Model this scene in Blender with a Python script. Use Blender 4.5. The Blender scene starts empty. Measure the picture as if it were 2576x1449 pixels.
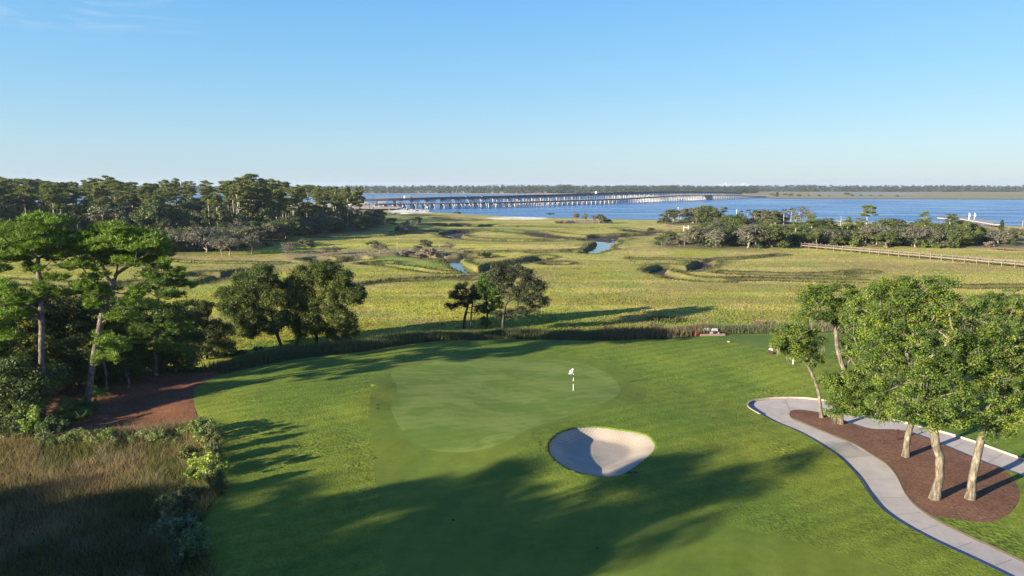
import bpy, math, random
import numpy as np
from mathutils import Vector
from mathutils.geometry import delaunay_2d_cdt
R = math.radians
C = bpy.context.scene.collection
rng = np.random.default_rng(11)
random.seed(5)
CAMH, PITCH, F = 19.0, R(8.5), 1717.0
SUN_AZ = np.array([0.848, 0.530]); SUN_EL = R(14.0)

# ------------------------------------------------------------ survey helpers
def G(px, py, z=0.0):
    """ground point at height z surveyed from the drone's position"""
    px = np.asarray(px, float); py = np.asarray(py, float)
    u = 724.5 - py; r = px - 1288.0
    dy = F * math.cos(PITCH) + u * math.sin(PITCH)
    dz = -F * math.sin(PITCH) + u * math.cos(PITCH)
    t = (z - CAMH) / dz
    return np.stack([r * t, dy * t], -1)
def toD(x, y, z):
    vy = y * math.cos(PITCH) - (z - CAMH) * math.sin(PITCH)
    vu = y * math.sin(PITCH) + (z - CAMH) * math.cos(PITCH)
    return 1288 + F * x / vy, 724.5 - F * vu / vy
def topz(y, py):
    u = 724.5 - py
    k = (-F * math.sin(PITCH) + u * math.cos(PITCH)) / (F * math.cos(PITCH) + u * math.sin(PITCH))
    return CAMH + k * y

def _h(ix, iy, s):
    n = (ix.astype(np.int64) * 374761393 + iy.astype(np.int64) * 668265263 + s * 1442695041) & 0xffffffff
    n = ((n ^ (n >> 13)) * 1274126177) & 0xffffffff
    return ((n ^ (n >> 16)) & 0xffff) / 65535.0
def vn(x, y, s=0):
    x = np.asarray(x, float); y = np.asarray(y, float)
    ix = np.floor(x); iy = np.floor(y); fx = x - ix; fy = y - iy
    fx = fx * fx * (3 - 2 * fx); fy = fy * fy * (3 - 2 * fy)
    a = _h(ix, iy, s); b = _h(ix + 1, iy, s); c = _h(ix, iy + 1, s); d = _h(ix + 1, iy + 1, s)
    return a + (b - a) * fx + (c - a) * fy + (a - b - c + d) * fx * fy
def fbm(x, y, s=0, o=4):
    v = 0; a = .5; t = 0
    for k in range(o):
        v = v + a * vn(x * 2 ** k + 17 * k, y * 2 ** k - 9 * k, s + k); t += a; a *= .5
    return v / t
def sst(a, b, x):
    t = np.clip((x - a) / (b - a), 0, 1); return t * t * (3 - 2 * t)
def seg_dist(P, A, B):
    d = np.full(len(P), 1e9)
    for a, b in zip(A, B):
        ab = b - a; L = ab @ ab + 1e-12
        t = np.clip(((P - a) @ ab) / L, 0, 1)
        q = P - a - t[:, None] * ab
        d = np.minimum(d, np.sqrt((q * q).sum(1)))
    return d
def inside(P, poly):
    c = np.zeros(len(P), bool); n = len(poly)
    for i in range(n):
        x1, y1 = poly[i]; x2, y2 = poly[(i + 1) % n]
        if y1 == y2: continue
        m = ((y1 > P[:, 1]) != (y2 > P[:, 1])) & (P[:, 0] < (x2 - x1) * (P[:, 1] - y1) / (y2 - y1) + x1)
        c ^= m
    return c
def sdf(P, poly):
    P = np.asarray(P, float).reshape(-1, 2)
    d = seg_dist(P, poly, np.roll(poly, -1, 0))
    return np.where(inside(P, poly), d, -d)
def smooth(pts, n=6, closed=True):
    p = np.asarray(pts, float); N = len(p); out = []
    rngi = range(N) if closed else range(N - 1)
    for i in rngi:
        g = (lambda k: p[k % N]) if closed else (lambda k: p[min(max(k, 0), N - 1)])
        a, b, c, d = g(i - 1), g(i), g(i + 1), g(i + 2)
        for k in range(n):
            t = k / n
            out.append(.5 * (2 * b + (c - a) * t + (2 * a - 5 * b + 4 * c - d) * t * t + (3 * b - a - 3 * c + d) * t ** 3))
    if not closed: out.append(p[-1])
    return np.array(out)

# ------------------------------------------------------------ object helpers
def tag(o, label=None, cat=None, group=None, kind=None):
    if label: o['label'] = label
    if cat: o['category'] = cat
    if group: o['group'] = group
    if kind: o['kind'] = kind
    return o
def empty(name, loc, label, cat, group=None, rz=0.0, sc=1.0):
    o = bpy.data.objects.new(name, None); C.objects.link(o)
    o.location = loc; o.rotation_euler = (0, 0, rz)
    o.scale = (sc, sc, sc) if np.isscalar(sc) else sc
    return tag(o, label, cat, group)
def mesh_np(name, V, faces, mats, col=None, smooth_sh=False, midx=None):
    """faces: list of (M,k) integer arrays"""
    me = bpy.data.meshes.new(name)
    V = np.asarray(V, np.float32)
    me.vertices.add(len(V)); me.vertices.foreach_set('co', V.ravel())
    if not isinstance(faces, (list, tuple)): faces = [faces]
    faces = [np.asarray(f, np.int32) for f in faces if len(f)]
    loops = np.concatenate([f.ravel() for f in faces])
    tot = np.concatenate([np.full(len(f), f.shape[1], np.int32) for f in faces])
    st = np.concatenate([[0], np.cumsum(tot)[:-1]]).astype(np.int32)
    me.loops.add(len(loops)); me.loops.foreach_set('vertex_index', loops)
    me.polygons.add(len(tot)); me.polygons.foreach_set('loop_start', st); me.polygons.foreach_set('loop_total', tot)
    if smooth_sh: me.polygons.foreach_set('use_smooth', np.ones(len(tot), bool))
    if midx is not None: me.polygons.foreach_set('material_index', np.asarray(midx, np.int32))
    for m in (mats if isinstance(mats, (list, tuple)) else [mats]): me.materials.append(m)
    if col is not None:
        ca = me.color_attributes.new('Col', 'FLOAT_COLOR', 'POINT')
        cc = np.ones((len(V), 4), np.float32); cc[:, :3] = col
        ca.data.foreach_set('color', cc.ravel())
    me.update(calc_edges=True)
    return me
def obj(name, me, parent=None, loc=None):
    o = bpy.data.objects.new(name, me); C.objects.link(o)
    if parent: o.parent = parent
    if loc is not None: o.location = loc
    return o

class MB:
    def __init__(s): s.v = []; s.f = []; s.m = []
    def add(s, V, Fs, mi=0):
        b = len(s.v); s.v += [tuple(p) for p in V]
        for f in Fs: s.f.append([b + i for i in f]); s.m.append(mi)
    def box(s, c, d, rz=0, mi=0, ax=None, top=1.0):
        hx, hy, hz = d[0] / 2, d[1] / 2, d[2] / 2
        P = []
        for z in (-1, 1):
            k = top if z > 0 else 1
            for x, y in ((-1, -1), (1, -1), (1, 1), (-1, 1)):
                X, Y = x * hx * k, y * hy * k
                P.append((c[0] + X * math.cos(rz) - Y * math.sin(rz), c[1] + X * math.sin(rz) + Y * math.cos(rz), c[2] + z * hz))
        s.add(P, [(0, 3, 2, 1), (4, 5, 6, 7), (0, 1, 5, 4), (1, 2, 6, 5), (2, 3, 7, 6), (3, 0, 4, 7)], mi)
    def tube(s, a, b, r0, r1=None, n=8, mi=0, cap=True):
        a = Vector(a); b = Vector(b); r1 = r0 if r1 is None else r1
        d = (b - a).normalized(); u = d.orthogonal().normalized(); w = d.cross(u)
        P = [a + (u * math.cos(t) + w * math.sin(t)) * r0 for t in [2 * math.pi * i / n for i in range(n)]]
        P += [b + (u * math.cos(t) + w * math.sin(t)) * r1 for t in [2 * math.pi * i / n for i in range(n)]]
        Fs = [(i, (i + 1) % n, n + (i + 1) % n, n + i) for i in range(n)]
        if cap: Fs += [tuple(range(n - 1, -1, -1)), tuple(range(n, 2 * n))]
        s.add(P, Fs, mi)
    def beam(s, a, b, w, h, mi=0):
        a = Vector(a); b = Vector(b); d = (b - a); d2 = Vector((d.x, d.y, 0)).normalized(); n = Vector((-d2.y, d2.x, 0)) * w / 2
        up = Vector((0, 0, h / 2)); P = []
        for q in (a, b): P += [q - n - up, q + n - up, q + n + up, q - n + up]
        s.add(P, [(0, 3, 2, 1), (4, 5, 6, 7), (0, 1, 5, 4), (1, 2, 6, 5), (2, 3, 7, 6), (3, 0, 4, 7)], mi)
    def disc(s, c, r, nrm, th, n=16, mi=0):
        c = Vector(c); nrm = Vector(nrm).normalized() * th / 2
        s.tube(c - nrm, c + nrm, r, r, n, mi)
    def build(s, name, mats, parent=None, smooth_sh=False, bevel=0):
        me = bpy.data.meshes.new(name); me.from_pydata(s.v, [], s.f)
        for m in (mats if isinstance(mats, (list, tuple)) else [mats]): me.materials.append(m)
        me.polygons.foreach_set('material_index', s.m)
        if smooth_sh: me.polygons.foreach_set('use_smooth', [True] * len(s.f))
        me.update()
        o = obj(name, me, parent)
        if bevel:
            b = o.modifiers.new('b', 'BEVEL'); b.width = bevel; b.segments = 2; b.limit_method = 'ANGLE'
        return o

# ------------------------------------------------------------ materials
def new_mat(name):
    m = bpy.data.materials.new(name); m.use_nodes = True
    nt = m.node_tree; nt.nodes.clear()
    return m, nt, nt.nodes, nt.links
def val(nt, x):
    return x
def ramp(N, L, fac, stops):
    r = N.new('ShaderNodeValToRGB'); e = r.color_ramp.elements
    while len(e) < len(stops): e.new(.5)
    for q, (p, c) in zip(e, stops): q.position = p; q.color = (*c, 1) if len(c) == 3 else c
    L.new(fac, r.inputs[0]); return r.outputs[0]
def noise(N, L, vec, scale, detail=4, rough=.55, dist=0):
    n = N.new('ShaderNodeTexNoise'); n.inputs['Scale'].default_value = scale; n.inputs['Detail'].default_value = detail
    n.inputs['Roughness'].default_value = rough; n.inputs['Distortion'].default_value = dist
    if vec is not None: L.new(vec, n.inputs['Vector'])
    return n.outputs[0]
def mapping(N, L, vec, sc=(1, 1, 1), rot=(0, 0, 0)):
    m = N.new('ShaderNodeMapping'); m.inputs['Scale'].default_value = sc; m.inputs['Rotation'].default_value = rot
    L.new(vec, m.inputs[0]); return m.outputs[0]
def mix(N, L, a, b, f, mode='MIX'):
    m = N.new('ShaderNodeMix'); m.data_type = 'RGBA'; m.blend_type = mode
    for s, v in ((0, f), (6, a), (7, b)):
        if isinstance(v, (int, float)): m.inputs[s].default_value = v
        elif isinstance(v, (tuple, list)): m.inputs[s].default_value = (*v, 1)
        else: L.new(v, m.inputs[s])
    return m.outputs[2]
def pos(N):
    return N.new('ShaderNodeNewGeometry').outputs['Position']
def finish(m, N, L, col, rough=.8, bump=None, bstr=.3, bdist=.05, spec=.3, trans=0, tcol=None):
    p = N.new('ShaderNodeBsdfPrincipled'); o = N.new('ShaderNodeOutputMaterial')
    if isinstance(col, tuple): p.inputs['Base Color'].default_value = (*col, 1)
    else: L.new(col, p.inputs['Base Color'])
    p.inputs['Roughness'].default_value = rough; p.inputs['Specular IOR Level'].default_value = spec
    if bump is not None:
        b = N.new('ShaderNodeBump'); b.inputs['Strength'].default_value = bstr; b.inputs['Distance'].default_value = bdist
        L.new(bump, b.inputs['Height']); L.new(b.outputs[0], p.inputs['Normal'])
    out = p.outputs[0]
    if trans:
        t = N.new('ShaderNodeBsdfTranslucent'); ms = N.new('ShaderNodeMixShader'); ms.inputs[0].default_value = trans
        if isinstance(col, tuple): t.inputs[0].default_value = (*col, 1)
        else: L.new(mix(N, L, col, (1.25, 1.35, .7), 1.0, 'MULTIPLY'), t.inputs[0])
        L.new(out, ms.inputs[1]); L.new(t.outputs[0], ms.inputs[2]); out = ms.outputs[0]
    L.new(out, o.inputs[0]); return m

def simple(name, c, rough=.7, var=.15, sc=6.0, bstr=.2, bdist=.02, metallic=0):
    m, nt, N, L = new_mat(name)
    n = noise(N, L, pos(N), sc, 5)
    a = tuple(max(0, x * (1 - var)) for x in c); b = tuple(x * (1 + var) for x in c)
    col = ramp(N, L, n, [(.3, a), (.7, b)])
    finish(m, N, L, col, rough, n, bstr, bdist)
    return m
def leafmat(name, rough=.55, trans=.25, spec=.25):
    """colour comes from the leaf attribute; every leaf island a little different"""
    m, nt, N, L = new_mat(name)
    a = N.new('ShaderNodeAttribute'); a.attribute_name = 'Col'
    oi = N.new('ShaderNodeObjectInfo')
    g = ramp(N, L, oi.outputs['Random'], [(0, (.82, .86, .85)), (.5, (1, 1, 1)), (1, (1.18, 1.1, .95))])
    col = mix(N, L, a.outputs[0], g, 1.0, 'MULTIPLY')
    return finish(m, N, L, col, rough, spec=spec, trans=trans)
def attmat(name, sc, lo, hi, rough=.9, bstr=.5, bdist=.1, spec=.15, trans=0):
    m, nt, N, L = new_mat(name)
    a = N.new('ShaderNodeAttribute'); a.attribute_name = 'Col'
    p = pos(N)
    n = noise(N, L, p, sc, 6, .65)
    n2 = noise(N, L, p, sc * 7, 3, .6)
    f = mix(N, L, n, n2, .4)
    col = mix(N, L, a.outputs[0], ramp(N, L, f, [(.3, (lo,) * 3), (.7, (hi,) * 3)]), 1.0, 'MULTIPLY')
    return finish(m, N, L, col, rough, f, bstr, bdist, spec, trans)

def turfmat(name, dark, light, yellow, yamt=.35, fine=14, bstr=.35, bdist=.04, stripes=None, yscale=.07, fcon=.3, blot=None, lumps=False):
    m, nt, N, L = new_mat(name)
    p = pos(N)
    big = noise(N, L, p, .12, 4, .6, .4)
    mid = noise(N, L, p, 1.3, 5, .65)
    fin = noise(N, L, p, fine, 4, .7)
    col = ramp(N, L, big, [(.32, dark), (.68, light)])
    yn = noise(N, L, p, yscale, 3, .5, .6)
    ym = ramp(N, L, yn, [(.42, (0, 0, 0)), (.72, (yamt,) * 3)])
    col = mix(N, L, col, yellow, ym)
    if stripes:
        ang, width, amt = stripes
        wv = N.new('ShaderNodeTexWave'); wv.inputs['Scale'].default_value = .314 / width; wv.inputs['Distortion'].default_value = 1.2
        wv.inputs['Detail'].default_value = 2; wv.inputs['Detail Scale'].default_value = .25
        L.new(mapping(N, L, p, rot=(0, 0, ang)), wv.inputs[0])
        st = ramp(N, L, wv.outputs[1], [(.35, (1 - amt,) * 3), (.65, (1 + amt,) * 3)])
        col = mix(N, L, col, st, 1.0, 'MULTIPLY')
    if blot:
        bn = noise(N, L, mapping(N, L, p, (1, 1.6, 1)), blot[0], 6, .62, .8)
        col = mix(N, L, col, ramp(N, L, bn, [(.44, (1, 1, 1)), (.56, blot[1])]), 1.0, 'MULTIPLY')
    col = mix(N, L, col, ramp(N, L, mid, [(.3, (1 - fcon * .6,) * 3), (.7, (1 + fcon * .6,) * 3)]), 1.0, 'MULTIPLY')
    col = mix(N, L, col, ramp(N, L, fin, [(.25, (1 - fcon,) * 3), (.75, (1 + fcon,) * 3)]), 1.0, 'MULTIPLY')
    if lumps:
        mk = ramp(N, L, noise(N, L, p, .13, 3, .5, .5), [(.52, (0, 0, 0)), (.64, (1, 1, 1))])
        lp_ = noise(N, L, p, 3.4, 3, .6, .3)
        col = mix(N, L, col, mix(N, L, (1, 1, 1), ramp(N, L, lp_, [(.40, (.62, .66, .6)), (.52, (1.02, 1.0, 1.0)), (.66, (1.28, 1.2, 1.25))]), mk), 1.0, 'MULTIPLY')
        fin = mix(N, L, fin, lp_, mk)
    return finish(m, N, L, col, .85, fin, bstr, bdist, .12)

M = {}
M['rough'] = turfmat('rough_turf', (.092, .146, .018), (.140, .206, .027), (.215, .235, .028), .7, 7, .9, .12, (R(62), 1.6, .06), fcon=.34, lumps=True)
M['fairway'] = turfmat('fairway_turf', (.096, .146, .020), (.134, .188, .027), (.19, .205, .030), .55, 16, .3, .03, (R(20), 2.4, .035), fcon=.2)
M['green'] = turfmat('green_turf', (.156, .212, .042), (.186, .244, .052), (.20, .23, .055), .4, 22, .12, .01, (R(68), 1.1, .03), fcon=.1, blot=(.17, (.70, .80, .64)))
M['tee'] = turfmat('tee_turf', (.088, .145, .026), (.112, .170, .032), (.14, .17, .032), .3, 20, .2, .02, fcon=.15)
def straw(name, a, b, c):
    m, nt, N, L = new_mat(name); p = pos(N)
    n1 = noise(N, L, mapping(N, L, p, (3, 14, 4), (0, 0, .5)), 1.2, 6, .7, .5)
    n2 = noise(N, L, mapping(N, L, p, (12, 3, 4), (0, 0, .3)), 1.1, 6, .7, .5)
    n = mix(N, L, n1, n2, .5)
    col = ramp(N, L, n, [(.34, a), (.5, b), (.64, c)])
    big = noise(N, L, p, .35, 3)
    col = mix(N, L, col, ramp(N, L, big, [(.3, (.8,) * 3), (.7, (1.2,) * 3)]), 1.0, 'MULTIPLY')
    return finish(m, N, L, col, .95, n, .9, .06, .1)
M['straw_red'] = straw('pine_straw', (.05, .020, .011), (.165, .073, .038), (.33, .165, .095))
M['mulch'] = straw('brown_mulch', (.055, .028, .018), (.165, .088, .055), (.30, .175, .115))
def sandmat():
    m, nt, N, L = new_mat('bunker_sand'); p = pos(N)
    wv = N.new('ShaderNodeTexWave'); wv.inputs['Scale'].default_value = 1.5; wv.inputs['Distortion'].default_value = 3.5
    wv.inputs['Detail'].default_value = 3; wv.inputs['Detail Scale'].default_value = .5
    L.new(mapping(N, L, p, rot=(0, 0, R(35))), wv.inputs[0])
    n = noise(N, L, p, .5, 5, .6); f = noise(N, L, p, 18, 4, .7)
    col = ramp(N, L, n, [(.3, (.37, .31, .235)), (.7, (.48, .415, .32))])
    h = mix(N, L, wv.outputs[1], f, .55)
    col = mix(N, L, col, ramp(N, L, h, [(.2, (.86,) * 3), (.8, (1.1,) * 3)]), 1.0, 'MULTIPLY')
    return finish(m, N, L, col, .95, h, .55, .035, .1)
M['sand'] = sandmat()
def concmat(name, a, b):
    m, nt, N, L = new_mat(name); p = pos(N)
    n = noise(N, L, p, .9, 7, .65); f = noise(N, L, p, 30, 3, .7)
    col = ramp(N, L, n, [(.28, a), (.5, tuple((x + y) / 2 for x, y in zip(a, b))), (.72, b)])
    sp = ramp(N, L, noise(N, L, mapping(N, L, p, (1, .3, 1), (0, 0, .6)), .55, 6, .7, 1.2), [(.56, (1, 1, 1)), (.72, (.80, .79, .77))])
    col = mix(N, L, col, sp, 1.0, 'MULTIPLY')
    col = mix(N, L, col, ramp(N, L, f, [(.3, (.92,) * 3), (.7, (1.06,) * 3)]), 1.0, 'MULTIPLY')
    return finish(m, N, L, col, .85, f, .2, .01, .2)
M['conc'] = concmat('path_concrete', (.36, .325, .29), (.46, .42, .38))
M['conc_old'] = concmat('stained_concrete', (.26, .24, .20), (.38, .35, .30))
M['joint'] = simple('joint', (.24, .22, .20))
M['curb'] = concmat('curb_concrete', (.27, .24, .20), (.38, .34, .29))
M['bridge'] = simple('bridge_concrete', (.55, .52, .48), .8, .2, .4)
M['bridge_dark'] = simple('bridge_steel', (.085, .085, .10), .7, .2, .4)
M['wood'] = simple('weathered_wood', (.165, .142, .122), .85, .25, 5)
M['wood_brown'] = simple('brown_wood', (.20, .145, .115), .8, .3, 5)
M['wood_dark'] = simple('dark_wood', (.10, .055, .04), .8, .3, 5)
M['white'] = simple('white_paint', (.82, .82, .80), .45, .04)
M['black'] = simple('black_plastic', (.02, .02, .02), .5, .1)
M['darkgreen'] = simple('green_paint', (.03, .10, .07), .45, .1)
M['red'] = simple('red_paint', (.5, .035, .02), .45, .1)
M['maroon'] = simple('maroon_wood', (.06, .018, .014), .6, .15)
M['grey'] = simple('grey_metal', (.25, .27, .30), .4, .1)
M['glass'] = simple('dark_glass', (.02, .025, .03), .1, .1)
M['roofgreen'] = simple('green_roof', (.06, .13, .12), .5, .1)
M['wood_pale'] = simple('sun_bleached_wood', (.36, .33, .29), .85, .2, 3)
M['rock'] = simple('rock', (.32, .31, .29), .9, .35, .8)
M['farbridge'] = simple('pale_tower', (.42, .47, .54), .6, .03)
def barkmat(name, a, b, c, sc=2.0, stretch=.25):
    m, nt, N, L = new_mat(name)
    tc = N.new('ShaderNodeTexCoord').outputs['Object']
    n = noise(N, L, mapping(N, L, tc, (4, 4, 4 * stretch)), sc, 7, .7, .4)
    n2 = noise(N, L, tc, 1.3, 4, .6)
    col = ramp(N, L, n, [(.32, a), (.5, b), (.68, c)])
    col = mix(N, L, col, ramp(N, L, n2, [(.35, (.75,) * 3), (.65, (1.2,) * 3)]), 1.0, 'MULTIPLY')
    return finish(m, N, L, col, .95, n, .8, .06, .1)
M['bark_oak'] = barkmat('oak_bark_with_lichen', (.045, .038, .028), (.155, .132, .098), (.33, .295, .225), 1.4)
M['bark_dark_shaded'] = barkmat('dark_shaded_bark', (.022, .018, .015), (.055, .046, .038), (.12, .105, .09))  # dark bark, darkened further to put neighbouring trees' shade into its colour
M['bark_grey'] = barkmat('grey_bark', (.14, .12, .10), (.27, .24, .20), (.42, .39, .34))
M['bark_mid'] = barkmat('mid_bark', (.07, .06, .05), (.16, .14, .115), (.30, .27, .23))
M['bark_pine'] = barkmat('pine_bark', (.05, .038, .032), (.15, .12, .105), (.30, .25, .22), 1.6, .5)
M['bark_far_pale'] = barkmat('pale_bark', (.15, .135, .11), (.27, .245, .21), (.40, .37, .32))
M['bark_far'] = barkmat('far_pine_bark', (.20, .16, .135), (.36, .30, .26), (.48, .42, .37), .6)
M['leaf'] = leafmat('oak_leaf'); M['needle'] = leafmat('pine_needle', .5, .22)
M['moss'] = leafmat('hanging_moss', .9, .2)
M['blade'] = leafmat('grass_blade', .7, .35)

# ------------------------------------------------------------ golf course layout
def cr(pts):   # right island survey crop -> full picture
    a = np.array(pts, float); return np.stack([1852.8 + .5237 * a[:, 0], 690 + .5237 * a[:, 1]], -1)
TURF_TOP = [(488, 992), (520, 962), (562, 938), (720, 905), (900, 884), (1010, 868), (1100, 854), (1200, 849), (1300, 847), (1500, 851), (1700, 847), (1790, 841), (1950, 837), (2150, 836), (2400, 832), (2700, 830)]
TURF_LEFT = [(548, 1449), (510, 1370), (500, 1330), (530, 1280), (558, 1235), (560, 1180), (538, 1112), (503, 1085), (492, 1040)]
tp = G(*np.array(TURF_TOP).T); tl = G(*np.array(TURF_LEFT).T)
turf_poly = np.concatenate([[(-11.0, 20), (-6, -70)][::-1], smooth(np.concatenate([tl, tp]), 4, False), [(150, 84), (150, -70)]])
straw_poly = np.concatenate([G(*np.array([(488, 992), (520, 962), (562, 938), (540, 930), (430, 935), (250, 950), (-200, 975), (-700, 975), (-700, 1125), (-100, 1120), (150, 1112), (330, 1098), (503, 1085), (492, 1040)]).T)])
reed_poly = np.concatenate([G(*np.array([(-700, 1125), (-100, 1120), (150, 1112), (330, 1098), (503, 1085), (538, 1112), (560, 1180), (558, 1235), (530, 1280), (500, 1330), (510, 1370), (548, 1449)]).T), [(-11, 20), (-75, 20)]])
green_poly = smooth(G(*np.array([(984, 955), (1000, 940), (1080, 919), (1180, 906), (1300, 900), (1420, 905), (1505, 922), (1550, 950), (1560, 975), (1530, 1005), (1440, 1042), (1340, 1082), (1270, 1122), (1190, 1141), (1100, 1138), (1040, 1120), (1000, 1080), (984, 1040), (1000, 1000), (992, 975)]).T), 5)
fair_poly = smooth(G(*np.array([(934, 1000), (936, 960), (975, 930), (1060, 908), (1170, 893), (1300, 885), (1430, 890), (1530, 905), (1600, 940), (1628, 975), (1615, 1000), (1540, 1025), (1450, 1052), (1370, 1085), (1318, 1120), (1306, 1160), (1335, 1205), (1420, 1250), (1560, 1288), (1820, 1328), (2050, 1380), (2290, 1470), (2200, 1700), (900, 1700), (965, 1470), (962, 1380), (953, 1310), (952, 1240), (943, 1190), (940, 1130), (928, 1080), (931, 1040)]).T), 4)
tee_poly = smooth(G(*np.array([(1795, 850), (1850, 845), (1980, 842), (2120, 845), (2160, 870), (2130, 905), (2010, 900), (1900, 877), (1840, 862)]).T), 4)
bunk_poly = smooth(G(*np.array([(1380, 1140), (1385, 1118), (1410, 1093), (1450, 1076), (1500, 1071), (1560, 1077), (1620, 1088), (1643, 1105), (1648, 1120), (1630, 1145), (1590, 1180), (1560, 1197), (1520, 1203), (1470, 1197), (1420, 1182), (1390, 1160)]).T), 5)
isl = cr([(255, 655), (275, 637), (340, 640), (430, 660), (520, 697), (640, 735), (790, 745), (930, 792), (1050, 842), (1180, 897), (1270, 930), (1325, 975), (1357, 1040), (1352, 1105), (1300, 1165), (1220, 1193), (1130, 1190), (1040, 1175), (950, 1162), (870, 1110), (810, 1040), (770, 960), (720, 900), (640, 850), (560, 800), (480, 765), (400, 730), (320, 695), (270, 675)])
isl_poly = smooth(G(*isl.T), 4)
path_outer = cr([(2000, 1800), (1500, 1560), (1230, 1430), (1050, 1340), (900, 1260), (770, 1180), (690, 1115), (630, 1040), (590, 975), (545, 920), (490, 865), (430, 822), (360, 775), (280, 732), (180, 690), (105, 650), (62, 622), (60, 602), (90, 588), (180, 580), (300, 583), (430, 600), (600, 642), (780, 700), (950, 745), (1150, 806), (1381, 892), (1700, 1010), (2200, 1200)])
path_in_up = cr([(2200, 1330), (1700, 1130), (1381, 972), (1270, 930)])
path_in_lo = cr([(870, 1110), (960, 1175), (1100, 1250), (1250, 1322), (1400, 1395), (1600, 1490), (2100, 1710)])
po = smooth(G(*path_outer.T), 5, False)
isl_arc = G(*cr([(1270, 930), (1180, 897), (1050, 842), (930, 792), (790, 745), (640, 735), (520, 697), (430, 660), (340, 640), (275, 637), (255, 655), (270, 675), (320, 695), (400, 730), (480, 765), (560, 800), (640, 850), (720, 900), (770, 960), (810, 1040), (870, 1110)]).T)
pin = np.concatenate([G(*path_in_up.T), isl_arc[1:-1], G(*path_in_lo.T)])
pin = smooth(pin, 4, False)
path_poly = np.concatenate([po, pin])
stain = G(*cr([(400, 800), (535, 788), (650, 858), (503, 868)]).T)

upland = np.concatenate([[(-170, -80), (-170, 76), (-75, 74), (-48, 72)], tp[2:] + np.array([0, 1.2]), [(170, 88), (170, -80)]])
mounds = [(15, 66, 9, -.8), (-19, 55, 8, .8), (-12.3, 60, 1.6, .22), (-12.6, 55, 1.5, .2), (2.5, 47.5, 3.5, .45), (14, 56, 5, .35), (24, 72, 9, .35), (-6, 66, 9, .25), (16, 47, 6, -.25), (8, 34, 9, .2), (38, 70, 10, .3)]
def H(x, y):
    x = np.asarray(x, float); y = np.asarray(y, float)
    P = np.stack([x.ravel(), y.ravel()], -1)
    z = np.zeros(len(P))
    for mx, my, r, a in mounds: z += a * np.exp(-(((P[:, 0] - mx) ** 2 + (P[:, 1] - my) ** 2) / (2 * r * r)))
    z += .55 * (fbm(P[:, 0] / 15, P[:, 1] / 15, 3, 2) - .5) + .10 * (fbm(P[:, 0] / 4, P[:, 1] / 4, 9, 2) - .5) * sst(.5, 2.5, -sdf(P, green_poly))
    s = sdf(P, upland)
    z -= 3.2 * sst(.0, 8, -s)
    z -= .25 * sst(6, 0, s) * (s > 0)
    sr = sdf(P, reed_poly)
    z -= .95 * sst(-.3, 3.0, sr)
    sw = sdf(P, straw_poly)
    z -= .25 * sst(0, 4, sw)
    return z.reshape(x.shape)
bc = bunk_poly.mean(0)
def bunk_drop(P):
    s = sdf(P, bunk_poly)
    dx = (P[:, 0] - bc[0]); 
    depth = .66 - .03 * dx
    wall = 1.5 + .22 * np.clip(dx, -1.2, 4)
    wall = wall + .55 * np.clip(bc[1] - P[:, 1], 0, 3)
    return np.where(s > 0, -.10 * np.clip(s / .06, 0, 1) - depth * sst(-.25, 1, s / wall) + depth * sst(-.25, 1, 0), 0) * 1.0
def ground(x, y):
    P = np.stack([np.atleast_1d(x).ravel(), np.atleast_1d(y).ravel()], -1)
    return H(P[:, 0], P[:, 1])
def GP(px, py):
    """point on the course terrain"""
    z = 0.0
    for _ in range(6):
        p = G(px, py, z); z = float(ground(p[0], p[1])[0])
    return (float(p[0]), float(p[1]), z)

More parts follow.
